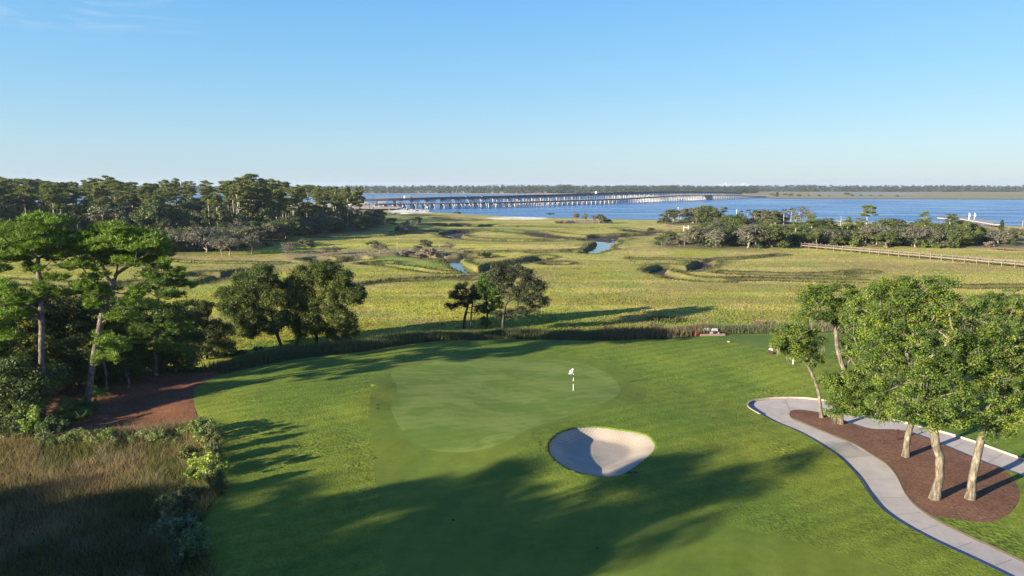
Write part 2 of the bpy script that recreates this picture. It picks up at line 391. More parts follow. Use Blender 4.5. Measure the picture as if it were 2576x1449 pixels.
def build_course():
    pts = []; edges = []
    def addloop(p, closed=True, step=None):
        b = len(pts); n = len(p)
        pts.extend([tuple(q) for q in p])
        for i in range(n if closed else n - 1): edges.append((b + i, b + (i + 1) % n))
    for poly in (turf_poly, straw_poly, reed_poly, green_poly, fair_poly, tee_poly, bunk_poly, isl_poly, path_poly, stain, upland): addloop(poly)
    c = bunk_poly; t = np.roll(c, -1, 0) - np.roll(c, 1, 0); t /= np.linalg.norm(t, axis=1)[:, None]
    nrm = np.stack([-t[:, 1], t[:, 0]], -1)
    ins = c + nrm * .06
    if sdf(ins, bunk_poly).mean() < 0: ins = c - nrm * .06
    addloop(ins)
    g = []
    for x in np.arange(-42, 56, .62):
        for y in np.arange(27, 96, .62): g.append((x, y))
    for x in np.arange(-190, 190, 5.0):
        for y in np.arange(-90, 112, 5.0):
            if not (-42 < x < 56 and 27 < y < 96): g.append((x, y))
    for x in np.arange(bc[0] - 7, bc[0] + 8, .22):
        for y in np.arange(bc[1] - 6, bc[1] + 6, .22): g.append((x, y))
    g = np.array(g) + rng.uniform(-.06, .06, (len(g), 2))
    P0 = np.array(pts); 
    # keep the grid clear of the edges
    keep = np.ones(len(g), bool)
    for k in range(0, len(g), 4000):
        gg = g[k:k + 4000]; d = ((gg[:, None, :] - P0[None]) ** 2).sum(2).min(1); keep[k:k + 4000] = d > .012
    g = g[keep]
    allp = [Vector(p) for p in np.concatenate([P0, g])]
    v, e, f, *_ = delaunay_2d_cdt(allp, edges, [], 0, 1e-5)
    V = np.array([(q.x, q.y) for q in v]); T = np.array([t for t in f if len(t) == 3])
    cen = V[T].mean(1)
    z = H(V[:, 0], V[:, 1]) + bunk_drop(V)
    zone = np.full(len(T), 0)
    s_up = sdf(cen, upland)
    zone[:] = 1
    def put(poly, k):
        zone[inside(cen, poly)] = k
    put(straw_poly, 2); put(reed_poly, 3); put(turf_poly, 4); put(fair_poly, 5)
    zone[(zone == 5) & ~inside(cen, turf_poly)] = 4
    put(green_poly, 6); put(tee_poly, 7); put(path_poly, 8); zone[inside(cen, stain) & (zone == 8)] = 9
    put(isl_poly, 10)
    zone[sdf(cen, bunk_poly) > .045] = 11
    zone[s_up < -11] = -1
    specs = [(1, 'woodland_floor', 'floor'), (2, 'pine_straw_bed', 'straw_red'), (3, 'reed_ground', 'reedfloor'), (4, 'rough_grass', 'rough'), (5, 'fairway', 'fairway'),
             (6, 'putting_green', 'green'), (7, 'tee_box', 'tee'), (8, 'cart_path', 'conc'), (10, 'mulch_island', 'mulch'), (11, 'sand_bunker', 'sand')]
    M['floor'] = straw('woodland_floor_litter', (.03, .024, .014), (.06, .055, .025), (.11, .10, .04))
    M['reedfloor'] = straw('reed_litter', (.03, .022, .014), (.07, .05, .03), (.13, .10, .06))
    for k, nm, mt in specs:
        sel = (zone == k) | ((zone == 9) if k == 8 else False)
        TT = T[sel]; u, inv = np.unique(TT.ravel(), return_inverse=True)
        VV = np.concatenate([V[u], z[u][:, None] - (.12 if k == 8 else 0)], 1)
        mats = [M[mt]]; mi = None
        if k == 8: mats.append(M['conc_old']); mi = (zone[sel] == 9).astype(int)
        tri = inv.reshape(-1, 3)
        a = VV[tri]; nz = np.cross(a[:, 1] - a[:, 0], a[:, 2] - a[:, 0])[:, 2]
        tri[nz < 0] = tri[nz < 0][:, ::-1]
        o = obj(nm, mesh_np(nm, VV, tri, mats, smooth_sh=True, midx=mi))
        o['kind'] = 'structure'
build_course()

# kerbs, control joints
def kerb(line, off, w, h, name, mt='curb'):
    m = MB(); n = len(line)
    t = np.gradient(line, axis=0); t /= np.linalg.norm(t, axis=1)[:, None]; nn = np.stack([-t[:, 1], t[:, 0]], -1) * off
    a = line; b = line + nn * w
    za = ground(a[:, 0], a[:, 1]); zb = ground(b[:, 0], b[:, 1])
    V = []; Fs = []
    for i in range(n):
        V += [(a[i][0], a[i][1], za[i] - .1), (a[i][0], a[i][1], za[i] + h), (b[i][0], b[i][1], zb[i] + h), (b[i][0], b[i][1], zb[i] - .1)]
    for i in range(n - 1):
        for k in range(3): Fs.append((4 * i + k, 4 * i + k + 1, 4 * i + k + 5, 4 * i + k + 4))
    m.add(V, Fs); o = m.build(name, M[mt], smooth_sh=False); o['kind'] = 'structure'; return o
iL = 5 * 16; 
M['soil'] = simple('soil_edge', (.06, .05, .035))
def skirt(line, nm):
    z = ground(line[:, 0], line[:, 1]); n = len(line)
    V = [(x, y, q + .015) for (x, y), q in zip(line, z)] + [(x, y, q - .16) for (x, y), q in zip(line, z)]
    m = MB(); m.add(V, [(i, i + 1, n + i + 1, n + i) for i in range(n - 1)]); o = m.build(nm, M['soil']); o['kind'] = 'structure'
skirt(po[:iL - 4], 'path_edge'); skirt(pin, 'path_edge')
kerb(po[5 * 6:5 * 9] , -1, .12, -.02, 'path_kerb')
kerb(po[iL - 6:], 1, .11, .07, 'path_kerb')
jm = MB()
for a, b in [((105, 650), (262, 668)), ((180, 690), (300, 685)), ((60, 604), (120, 628)), ((230, 581), (262, 640)), ((403, 802), (535, 790)), ((505, 869), (645, 856)), ((592, 968), (770, 972)), ((648, 1056), (815, 1058)), ((735, 1146), (890, 1133)), ((865, 1227), (970, 1198)), ((1030, 1320), (1135, 1283)), ((1215, 1415), (1325, 1370)), ((1090, 800), (1030, 830)), ((1280, 855), (1200, 900))]:
    q = G(*cr([a, b]).T); d = (q[1] - q[0]); L = np.linalg.norm(d); d = d / L; n = np.array([-d[1], d[0]]) * .018
    ts = np.linspace(.08, L - .08, 7)
    for t0, t1 in zip(ts[:-1], ts[1:]):
        A = q[0] + d * t0; B = q[0] + d * t1
        c4 = np.array([A - n, B - n, B + n, A + n]); zz = ground(c4[:, 0], c4[:, 1]) + .008 - .12
        jm.add([(c4[k][0], c4[k][1], zz[k]) for k in range(4)], [(0, 1, 2, 3)])
jo = jm.build('path_joints', M['joint']); jo['kind'] = 'structure'

# ------------------------------------------------------------ marsh with creeks
c1 = lambda p: [(.2998 * x, 396.1 + .2998 * y) for x, y in p]
c2 = lambda p: [(702.8 + .2998 * x, 396.1 + .2998 * y) for x, y in p]
c4 = lambda p: [(1277.8 + .2604 * x, 434.4 + .2604 * y) for x, y in p]
c5 = lambda p: [(1597.2 + .38 * x, 447.2 + .38 * y) for x, y in p]
c6 = lambda p: [(2300 + .1323 * x, 498.3 + .1323 * y) for x, y in p]
MZ, WZ = -2.4, -3.75
creeks = [  # (polyline, half width in m, floor z)
    (c2([(1150, 818), (1250, 826), (1350, 834), (1500, 832), (1640, 822)]), 5.0, -3.7),
    (c2([(1460, 850), (1500, 885), (1560, 920), (1640, 955)]), 2.7, -4.6),
    (c2([(1600, 940), (1720, 935), (1830, 900), (1960, 880), (2080, 868), (2160, 845), (2220, 832)]), 1.6, -4.0),
    (c2([(1620, 955), (1540, 962), (1380, 962), (1200, 943), (1000, 912), (800, 890), (730, 888)]), .9, -3.6),
    (c2([(330, 848), (430, 868), (560, 852), (640, 845)]), 2.2, -3.6),
    (c2([(330, 672), (600, 662), (900, 655), (1050, 640), (1250, 635), (1440, 632)]), .9, -3.4),
    (c2([(1440, 635), (1450, 652), (1530, 672), (1640, 684), (1760, 690), (1850, 690), (1960, 694), (2100, 696), (2300, 690)]), 1.8, -3.7),
    (c2([(1440, 640), (1500, 620), (1620, 606), (1800, 606), (2000, 622), (2150, 636), (2250, 655), (2400, 668), (2600, 672), (2800, 680)]), 2.2, -3.7),
    (c2([(1330, 560), (1450, 566), (1560, 570), (1690, 572)]), 3.0, -3.9),
    (c2([(1700, 572), (1900, 574), (2200, 580), (2557, 592)]), .9, -3.4),
    (c2([(1640, 792), (1800, 790), (2000, 785), (2300, 783), (2600, 772), (2750, 765)]), 1.0, -3.4),
    (c2([(1390, 505), (1480, 512), (1560, 524), (1640, 522)]), 7.0, -3.74),
    (c2([(850, 465), (960, 468), (1040, 472)]), 7.0, -3.9),
    (c2([(690, 1062), (850, 1042), (1000, 1030), (1250, 1018), (1450, 1010), (1640, 996)]), .45, -2.9),
    (c2([(770, 885), (860, 880)]), 1.6, -3.3),
    (c2([(2280, 885), (2350, 885)]), 1.5, -3.3),
    (c1([(1600, 985), (1700, 970), (1850, 975), (1990, 955), (2100, 945)]), 1.6, -3.9),
    (c1([(1990, 960), (1880, 985), (1800, 1015), (1720, 1040), (1560, 1062), (1400, 1065), (1100, 1050)]), 1.9, -4.3),
    (c1([(0, 1030), (300, 1050), (700, 1065), (1100, 1050)]), 1.2, -3.5),
    (c1([(600, 900), (900, 900), (1250, 885)]), 1.2, -3.2),
    (c4([(1330, 588), (1200, 596), (1000, 605), (860, 620), (700, 620), (500, 606), (350, 590), (250, 570)]), 3.0, -3.8),
    ([(1478, 603), (1500, 602), (1528, 606), (1512, 616), (1500, 626), (1480, 634)], 3.6, -4.7),
    ([(1540, 603), (1528, 606)], 2.4, -4.5),
    ([(1480, 634), (1400, 632), (1350, 634)], 1.2, -3.6),
    (c4([(1330, 560), (1400, 565), (1500, 560)]), 3.5, -3.4),
    (c5([(0, 532), (150, 536), (330, 540), (450, 546), (560, 537), (720, 530), (860, 518), (960, 508)]), .6, -3.0),
    (c5([(470, 552), (450, 575), (410, 592), (345, 606), (290, 596), (220, 580), (165, 590), (150, 610), (200, 632), (290, 655), (420, 668), (560, 675)]), 1.5, -4.0),
    (c5([(560, 675), (720, 668), (850, 668), (1050, 676), (1250, 682), (1450, 684), (1620, 692), (1740, 700)]), .9, -3.2),
    (c5([(600, 626), (760, 632), (900, 637), (1080, 640), (1250, 635), (1400, 630), (1520, 618)]), 1.0, -3.1),
    (c5([(1180, 640), (1280, 645), (1380, 652)]), .6, -3.0),
    (c5([(2080, 715), (2250, 722), (2400, 716), (2620, 718), (2900, 715)]), .9, -3.0),
    (c5([(180, 939), (230, 940)]), .5, -3.1),
    ([(1180, 700), (1230, 698), (1262, 694)], .8, -3.0),
    ([(200, 640), (420, 655), (560, 660), (700, 662)], .7, -3.0),
    ([(1000, 583), (1060, 580), (1120, 584), (1150, 586)], .8, -3.2),
    ([(1560, 573), (1640, 580), (1700, 585)], .7, -3.1),
]
shore = np.array([(-2500, 505), (300, 508), (600, 511), (850, 518), (930, 524), (1000, 527.5), (1060, 531), (1120, 537), (1200, 542), (1300, 547), (1420, 551), (1520, 553), (1660, 556), (1800, 557), (1950, 558), (2110, 561), (2250, 563), (2380, 566), (2480, 570), (2576, 573), (2900, 580), (4200, 600)], float)
shore_w = G(shore[:, 0], shore[:, 1], -3.6)
land_poly = np.concatenate([shore_w, [(1200, 40), (1200, -50), (-3000, -50), (-3000, 400)]])
forest_poly = G(*np.array([(-900, 652), (0, 648), (300, 646), (450, 642), (600, 634), (690, 614), (780, 594), (870, 588), (950, 582), (990, 566), (960, 548), (930, 534), (850, 524), (500, 516), (-900, 510)]).T, -2.0)
ham_poly = G(*np.array(c5([(60, 425), (150, 400), (350, 360), (600, 330), (700, 318), (900, 330), (1200, 335), (1700, 345), (2100, 355), (2400, 372), (2600, 395), (2600, 468), (2400, 470), (2000, 462), (1500, 452), (1150, 455), (1000, 470), (700, 482), (400, 480), (120, 465)])).T, -2.0)
ham2_poly = G(*np.array(c5([(130, 295), (200, 272), (400, 270), (700, 275), (1000, 285), (1100, 310), (900, 325), (600, 318), (200, 318)])).T, -2.0)
isle_poly = G(*np.array(c2([(0, 800), (300, 790), (800, 760), (1000, 760), (1250, 740), (1500, 770), (1640, 785), (1500, 812), (1250, 822), (1100, 826), (850, 830), (500, 832), (200, 835), (0, 845)])).T, -2.3)
isle2_poly = G(*np.array(c4([(440, 470), (560, 460), (900, 455), (1000, 470), (980, 496), (700, 500), (480, 498)])).T, -2.3)
CR = []
for line, hw, fz in creeks:
    w = smooth(G(*np.array(line).T, MZ), 4, False)
    dd_ = np.median(w[:, 1]); hw = hw * (1.1 if fz < -4.2 or hw > 4.9 else 1.7 + 1.6 * float(np.clip((dd_ - 130) / 250, 0, 1)))
    fz = fz if fz < -4.15 else max(MZ + (fz - MZ) * 1.35, -3.70)
    CR.append((w, hw, fz))

def marsh_fields(P):
    best = np.full(len(P), 99.0)      # signed metres outside a creek's edge
    z = np.full(len(P), MZ)
    wob = (vn(P[:, 0] / 5, P[:, 1] / 5, 31) - .5) * 1.6 + (vn(P[:, 0] / 1.7, P[:, 1] / 1.7, 32) - .5) * .7
    for w, hw, fz in CR:
        lo = w.min(0) - 12 - hw; hi = w.max(0) + 12 + hw
        m = (P[:, 0] > lo[0]) & (P[:, 0] < hi[0]) & (P[:, 1] > lo[1]) & (P[:, 1] < hi[1])
        if not m.any(): continue
        d = seg_dist(P[m], w[:-1], w[1:]) - hw + np.minimum(hw * .5, 1.0) * wob[m]
        q = MZ + (fz - MZ) * sst(.25, -min(1.0, hw * .6), d)
        z[m] = np.minimum(z[m], q); best[m] = np.minimum(best[m], d)
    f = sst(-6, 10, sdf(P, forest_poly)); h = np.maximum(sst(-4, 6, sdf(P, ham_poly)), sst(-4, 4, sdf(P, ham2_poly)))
    i1 = np.maximum(sst(-2, 3, sdf(P, isle_poly)), sst(-2, 3, sdf(P, isle2_poly)))
    z += .7 * f + .6 * h + .25 * i1
    s = sdf(P, land_poly) + 10 * (fbm(P[:, 0] / 30, P[:, 1] / 30, 8, 3) - .5)
    beach = sst(14, -6, s)
    z = z - beach * 1.7
    z += .16 * (fbm(P[:, 0] / 2.2, P[:, 1] / 2.2, 5, 3) - .5)
    return z, best, f, h, i1, s
def ell(D, cx, cy, rx, ry, soft=.5):
    q = ((D[0] - cx) / rx) ** 2 + ((D[1] - cy) / ry) ** 2
    return sst(1 + soft, 1 - soft, q)
def marsh_color(P, z, best, f, h, i1, s):
    D = toD(P[:, 0], P[:, 1], np.full(len(P), MZ))
    x, y = P[:, 0], P[:, 1]
    n1 = fbm(x / 28, y / 18, 41, 4); n2 = fbm(x / 9, y / 7, 45, 4); n3 = fbm(x / 90, y / 60, 49, 3); n4 = vn(x / 1.1, y / 1.1, 55)
    c = np.empty((len(P), 3))
    yg = np.array([.37, .355, .050]); ol = np.array([.40, .34, .095]); tn = np.array([.41, .31, .13]); gr = np.array([.20, .29, .04]); br = np.array([.15, .115, .065])
    def lerp(a, b, t): return a * (1 - t)[:, None] + b * t[:, None]
    near = sst(640, 800, D[1])
    right = sst(1250, 1900, D[0])
    c = lerp(np.broadcast_to(yg, c.shape), ol, np.clip(.25 + .75 * right - .25 * near + .8 * (n3 - .5), 0, 1))
    c = lerp(c, tn, sst(.52, .68, n1) * .6); st = fbm(x / 55, y / 7, 81, 4); c = c * (.80 + .4 * sst(.35, .65, st))[:, None]; c = lerp(c, np.array([.20, .19, .07]), sst(.58, .66, fbm(x / 26, y / 3.5, 83, 3)) * .4)
    c = lerp(c, gr, sst(.56, .7, n2) * .35 + sst(.62, .5, n3) * .12)
    for cx, cy, rx, ry, a in [(1060, 655, 130, 20, .9), (1225, 580, 150, 5, .9), (1480, 640, 130, 10, .3), (1560, 716, 60, 8, .6), (950, 565, 90, 5, .5), (700, 875, 90, 16, .9), (1380, 800, 160, 30, .45), (1790, 815, 160, 10, .55), (1750, 812, 100, 9, .5), (1400, 571, 240, 4, .6), (1560, 612, 40, 8, .4)]:
        c = lerp(c, gr, ell(D, cx, cy, rx, ry) * a)
    for cx, cy, rx, ry, a in [(880, 643, 40, 6, .9), (1750, 637, 70, 8, .8), (700, 640, 60, 5, .6), (760, 860, 60, 20, .8), (1730, 822, 60, 6, .8), (1000, 740, 260, 60, .2), (2200, 640, 300, 10, .3)]:
        c = lerp(c, np.array([.29, .31, .03]), ell(D, cx, cy, rx, ry, .7) * a)
    for cx, cy, rx, ry, a in [(520, 650, 260, 7, .7), (900, 690, 60, 4, .3), (1380, 655, 40, 7, .7), (1700, 590, 60, 6, .4), (2100, 655, 120, 14, .35), (1150, 690, 200, 3, .3), (1650, 625, 90, 4, .7), (1940, 632, 60, 3, .3)]:
        c = lerp(c, tn * .85, ell(D, cx, cy, rx, ry, .7) * a)
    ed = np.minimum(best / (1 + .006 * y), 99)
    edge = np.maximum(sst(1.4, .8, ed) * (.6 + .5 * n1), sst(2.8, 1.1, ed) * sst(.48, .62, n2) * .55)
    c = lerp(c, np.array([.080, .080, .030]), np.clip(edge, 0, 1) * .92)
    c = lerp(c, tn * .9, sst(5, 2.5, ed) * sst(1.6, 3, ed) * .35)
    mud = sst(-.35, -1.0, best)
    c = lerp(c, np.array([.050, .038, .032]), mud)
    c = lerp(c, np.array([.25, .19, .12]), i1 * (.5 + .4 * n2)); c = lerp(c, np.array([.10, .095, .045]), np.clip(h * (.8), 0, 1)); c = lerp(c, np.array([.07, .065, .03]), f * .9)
    c = c * (.94 + .12 * n4)[:, None] * (.87 + .26 * fbm(x / 3, y / 3, 57, 3))[:, None]
    sand = sst(11, 4, s) * sst(1750, 1500, D[0]) * sst(850, 960, D[0]) * (.35 + .65 * sst(.35, .5, n2))
    sand = np.maximum(sand, ell(D, 1040, 532, 60, 4.5)); sand = np.maximum(sand, ell(D, 1300, 549, 75, 3.6) * sst(.25, .4, n2))
    c = lerp(c, np.array([.72, .66, .58]), np.clip(sand, 0, 1))
    wet = sst(3, -4, s) * (1 - ell(D, 1040, 533, 60, 5))
    c = lerp(c, np.array([.13, .115, .10]), wet * .8)
    return c
def build_marsh():
    rows = 88 * np.exp(np.arange(0, 560) * .00405)
    rows = np.concatenate([[20, 45, 60, 72, 80], rows])     # to about 850 m
    ta = np.linspace(-.98, .98, 860)
    Y, Tn = np.meshgrid(rows, ta, indexing='ij'); X = Y * Tn
    P = np.stack([X.ravel(), Y.ravel()], -1)
    fl = marsh_fields(P); z = fl[0]
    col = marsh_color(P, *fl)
    nr, nc = X.shape; idx = np.arange(nr * nc).reshape(nr, nc)
    q = np.stack([idx[:-1, :-1], idx[:-1, 1:], idx[1:, 1:], idx[1:, :-1]], -1).reshape(-1, 4)
    keep = (fl[5][q].max(1) > -25)
    q = q[keep]
    m = attmat('marsh_surface', 1.4, .80, 1.22, .95, .6, .16)
    u, inv = np.unique(q.ravel(), return_inverse=True)
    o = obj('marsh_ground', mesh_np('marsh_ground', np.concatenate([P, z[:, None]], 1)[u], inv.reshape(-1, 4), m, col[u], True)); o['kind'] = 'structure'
    # grass: blades thinned out with distance
    n = 260000
    px = rng.uniform(-60, 2640, n); py = 560 + (870 - 560) * rng.uniform(0, 1, n) ** .8
    B = G(px, py, MZ + .3)
    fl = marsh_fields(B)
    sup = sdf(B, upland)
    ok = (fl[1] > .15) & (sup < -4) & (fl[2] < .5) & (fl[3] < .6) & (fl[5] > 14) 
    B = B[ok]; fl = [a[ok] for a in fl]; d = B[:, 1]
    col = marsh_color(B, *fl)
    k = len(B)
    hgt = rng.uniform(.06, .22, k) * (1 + 1.6 * sst(3, .5, fl[1])) * (.7 + .6 * vn(B[:, 0] / 6, B[:, 1] / 6, 77))
    wd = .035 + .0009 * d; ang = rng.uniform(0, math.pi, k)
    ax = np.stack([np.cos(ang), np.sin(ang)], -1) * wd[:, None]
    lean = rng.normal(0, .7, (k, 2)) * hgt[:, None]
    V = np.zeros((k, 3, 3)); V[:, 0, :2] = B - ax; V[:, 1, :2] = B + ax; V[:, 2, :2] = B + lean
    V[:, 0, 2] = V[:, 1, 2] = fl[0] - .1; V[:, 2, 2] = fl[0] + hgt
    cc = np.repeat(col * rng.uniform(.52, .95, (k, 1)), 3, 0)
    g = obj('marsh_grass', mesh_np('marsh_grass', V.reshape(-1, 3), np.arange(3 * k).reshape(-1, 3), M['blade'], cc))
    tag(g, 'yellow green cordgrass covering the tidal marsh', 'grass', kind='stuff')
build_marsh()

# ------------------------------------------------------------ water, far land
def watermat():
    m, nt, N, L = new_mat('river_water'); p = pos(N)
    n1 = noise(N, L, mapping(N, L, p, (1, 1.8, 1), (0, 0, .2)), .35, 5, .65)
    n2 = noise(N, L, mapping(N, L, p, (1, 2.2, 1), (0, 0, -.15)), .05, 4, .6)
    hgt = mix(N, L, n1, n2, .35)
    pr = N.new('ShaderNodeBsdfPrincipled'); o = N.new('ShaderNodeOutputMaterial')
    st = noise(N, L, mapping(N, L, p, (.35, 3.0, 1), (0, 0, .12)), .02, 5, .6, .6)
    col = ramp(N, L, st, [(.35, (.022, .085, .25)), (.65, (.075, .20, .40))])
    L.new(col, pr.inputs['Base Color'])
    L.new(ramp(N, L, st, [(.40, (.30,) * 3), (.62, (.14,) * 3)]), pr.inputs['Roughness'])
    pr.inputs['IOR'].default_value = 1.33; pr.inputs['Specular IOR Level'].default_value = .16
    b = N.new('ShaderNodeBump'); b.inputs['Strength'].default_value = .55; b.inputs['Distance'].default_value = .8
    L.new(hgt, b.inputs['Height']); L.new(b.outputs[0], pr.inputs['Normal']); L.new(pr.outputs[0], o.inputs[0])
    return m
M['water'] = watermat()
def flat(name, poly, z, m, kind='structure'):
    P = np.array([(x, y, z) for x, y in poly]); 
    me = bpy.data.meshes.new(name); me.from_pydata([tuple(p) for p in P], [], [tuple(range(len(P)))]); me.materials.append(m); me.update()
    o = obj(name, me); o['kind'] = kind; return o
flat('river', [(-16000, 120), (16000, 120), (16000, 17000), (-16000, 17000)], WZ, M['water'])
# still tidal water in the creeks is the same sheet: a calmer, darker pool sheet sits just above it
def poolmat():
    m, nt, N, L = new_mat('creek_water'); n = noise(N, L, pos(N), .8, 3)
    return finish(m, N, L, (.02, .03, .035), .06, n, .06, .1, .5)
flat('creek_water', [(-160, 90), (160, 90), (160, 330), (-160, 330)], WZ + .02, poolmat())
M['farmarsh'] = turfmat('far_marsh', (.23, .19, .10), (.30, .25, .14), (.24, .23, .09), .5, .3, .3, .3, yscale=.004, fcon=.12)
M['beach'] = simple('far_beach', (.52, .44, .36), .9, .2, .02)
fm = lambda pts, z=-3.2: [tuple(q) for q in G(*np.array(pts, float).T, z)]
flat('far_marsh_ground', fm([(1912, 497.8), (1960, 498.8), (2080, 499.5), (2200, 500), (2400, 500.4), (2600, 500.8), (3400, 502), (3400, 480), (2300, 480), (1750, 480), (1780, 489), (1850, 491), (1890, 494)]), -3.2, M['farmarsh'])
flat('far_beach', fm([(-600, 487.5), (860, 488), (980, 487.6), (1100, 488.0), (1280, 488.8), (1500, 489.5), (1600, 489), (1700, 488), (1760, 486), (1760, 481), (-600, 481)]), -3.2, M['beach'])
flat('far_sandbar', fm([(905, 501.5), (960, 498), (1040, 495.6), (1110, 496.2), (1122, 499.5), (1040, 502.5), (930, 504)], -3.6), -3.66, simple('wet_sand', (.34, .26, .22), .9, .2, .05))
flat('far_inlet_water', fm([(2030, 487.6), (2120, 487.0), (2260, 486.8), (2350, 487.5), (2260, 489.0), (2100, 489.6)], -3.1), -3.1, M['water'])
flat('far_land', [(-16000, 2050), (16000, 2050), (16000, 16500), (-16000, 16500)], -3.3, simple('far_ground', (.09, .10, .05), .9, .2, .01))

# ------------------------------------------------------------ trees
def tubes(A, B, ra, rb, n=6):
    E = len(A); d = B - A; L = np.linalg.norm(d, axis=1, keepdims=True) + 1e-9; d = d / L
    ref = np.where(np.abs(d[:, 2:3]) > .9, np.array([[1., 0, 0]]), np.array([[0, 0, 1.]]))
    u = np.cross(d, ref); u /= np.linalg.norm(u, axis=1, keepdims=True); w = np.cross(d, u)
    th = np.arange(n) * 2 * math.pi / n
    ring = u[:, None] * np.cos(th)[None, :, None] + w[:, None] * np.sin(th)[None, :, None]
    V = np.concatenate([A[:, None] + ring * ra[:, None, None], B[:, None] + ring * rb[:, None, None]], 1)
    i = np.arange(n); j = (i + 1) % n
    f = np.stack([i, j, n + j, n + i], -1)[None] + (np.arange(E) * 2 * n)[:, None, None]
    return V.reshape(-1, 3), f.reshape(-1, 4)
def skeleton(trunk, targets, r, step=.8, wig=.18, droop=.0, kpath=.25, minz=None):
    """trunk: list of points; every target is reached by a branch from the nearest wood"""
    N = [np.array(trunk[0], float)]; par = [-1]; pl = [0.0]
    for a, b in zip(trunk[:-1], trunk[1:]):
        a = np.array(a, float); b = np.array(b, float); k = max(1, int(np.linalg.norm(b - a) / (step * .7)))
        for i in range(1, k + 1):
            p = a + (b - a) * i / k + r.normal(0, wig * .08, 3) * (1, 1, 0)
            pl.append(pl[-1] + np.linalg.norm(p - N[-1])); par.append(len(N) - 1); N.append(p)
    nt = len(N)
    top = N[-1]; targets = np.asarray(targets, float)
    order = np.argsort(np.linalg.norm(targets - top, axis=1) + r.normal(0, .6, len(targets)))
    arr = np.zeros((len(targets) * 24 + nt + 10, 3)); arr[:nt] = N; cnt = nt
    pla = np.zeros(len(arr)); pla[:nt] = pl
    parr = np.full(len(arr), -1); parr[:nt] = par
    zmin = (trunk[0][2] + (top[2] - trunk[0][2]) * .45) if minz is None else minz
    lowpen = np.zeros(len(arr)); lowpen[:nt] = np.where(arr[:nt, 2] < zmin, 50, 0)
    ends = []
    for o in order:
        t = targets[o]
        D = np.linalg.norm(arr[:cnt] - t, axis=1)
        cost = D + kpath * pla[:cnt] + lowpen[:cnt] + np.maximum(0, arr[:cnt, 2] - t[2]) * .5
        p = int(np.argmin(cost)); a = arr[p]; L = D[p]
        k = min(20, max(1, int(L / step))); cur = p
        side = r.normal(0, 1, 3) * wig * L * .35
        for i in range(1, k + 1):
            s = i / k
            q = a + (t - a) * s + side * math.sin(math.pi * s) + r.normal(0, wig * .3 * step, 3) * (s < 1)
            q[2] += (1 - droop) * .12 * L * math.sin(math.pi * s)
            arr[cnt] = q; parr[cnt] = cur; pla[cnt] = pla[cur] + L / k; cur = cnt; cnt += 1
        ends.append(cur)
    return arr[:cnt], parr[:cnt], np.array(ends), nt
def wood_mesh(name, arr, par, ends, rt, mat_, pw=2.3, rmin=.012, flare=1.5, n=6, cut=0, ht=None):
    w = np.zeros(len(arr)); w[ends] += 1
    for i in range(len(arr) - 1, 0, -1): w[par[i]] += w[i] if w[i] > 0 else .2
    rad = rt * (w / max(w[0], 1)) ** (1 / pw); rad = np.maximum(rad, rmin)
    dz = np.linalg.norm(arr - arr[0], axis=1)
    rad *= 1 + (flare - 1) * np.exp(-dz / (rt * 2.2))
    main = np.full(len(arr), -1)
    for i in range(len(arr) - 1, 0, -1):
        p = par[i]
        if main[p] < 0 or rad[i] >= rad[main[p]]: main[p] = i
    din = np.zeros_like(arr); din[1:] = arr[1:] - arr[par[1:]]; din[0] = arr[main[0]] - arr[0]
    din /= np.linalg.norm(din, axis=1, keepdims=True) + 1e-9
    fd = din.copy(); h = main >= 0; fd[h] += din[main[h]]; fd /= np.linalg.norm(fd, axis=1, keepdims=True) + 1e-9
    def frame(d):
        ref = np.where(np.abs(d[:, 2:3]) > .97, np.array([[1., .1, 0]]), np.array([[0, .15, 1.]])) if False else np.array([[.93, .31, .11]])
        u = np.cross(d, ref); u /= np.linalg.norm(u, axis=1, keepdims=True) + 1e-9; return u, np.cross(d, u)
    i = np.arange(1, len(arr)); i = i[rad[i] > cut]; p = par[i]; ism = main[p] == i
    dA = np.where(ism[:, None], fd[p], din[i]); rA = np.where(ism, rad[p], np.minimum(rad[i] * 1.35, rad[p]))
    VV = []; FF = []; off = 0
    for big, nn in ((True, 10), (False, 5)):
        m = (rad[i] > .12) == big
        if not m.any(): continue
        th = np.arange(nn) * 2 * math.pi / nn; E = int(m.sum())
        def ring(c, d, rr):
            u, v = frame(d); return c[:, None] + (u[:, None] * np.cos(th)[None, :, None] + v[:, None] * np.sin(th)[None, :, None]) * rr[:, None, None]
        V = np.concatenate([ring(arr[p[m]], dA[m], rA[m]), ring(arr[i[m]], fd[i[m]], rad[i[m]])], 1)
        a = np.arange(nn); b = (a + 1) % nn
        f = np.stack([a, b, nn + b, nn + a], -1)[None] + (np.arange(E) * 2 * nn)[:, None, None] + off
        VV.append(V.reshape(-1, 3)); FF.append(f.reshape(-1, 4)); off += E * 2 * nn
    return mesh_np(name, np.concatenate(VV), np.concatenate(FF), mat_, smooth_sh=True), rad
def leaves(P, size, r, up=.4, aspect=.6, color=(.1, .2, .03), var=.25, tint=None, outn=None):
    k = len(P)
    nrm = r.normal(0, 1, (k, 3)); nrm[:, 2] = np.abs(nrm[:, 2]) + up
    if outn is not None: nrm += outn
    nrm /= np.linalg.norm(nrm, axis=1, keepdims=True)
    a = np.cross(nrm, r.normal(0, 1, (k, 3))); a /= np.linalg.norm(a, axis=1, keepdims=True) + 1e-9; b = np.cross(nrm, a)
    s = size * r.uniform(.6, 1.35, (k, 1))
    V = np.stack([P - a * s * .5, P + b * s * .5 * aspect, P + a * s * .5, P - b * s * .5 * aspect], 1).reshape(-1, 3)
    c = np.array(color)[None] * (1 + r.uniform(-var, var, (k, 1)))
    if tint is not None: c = c * tint
    return V, np.arange(4 * k).reshape(-1, 4), np.repeat(c, 4, 0)
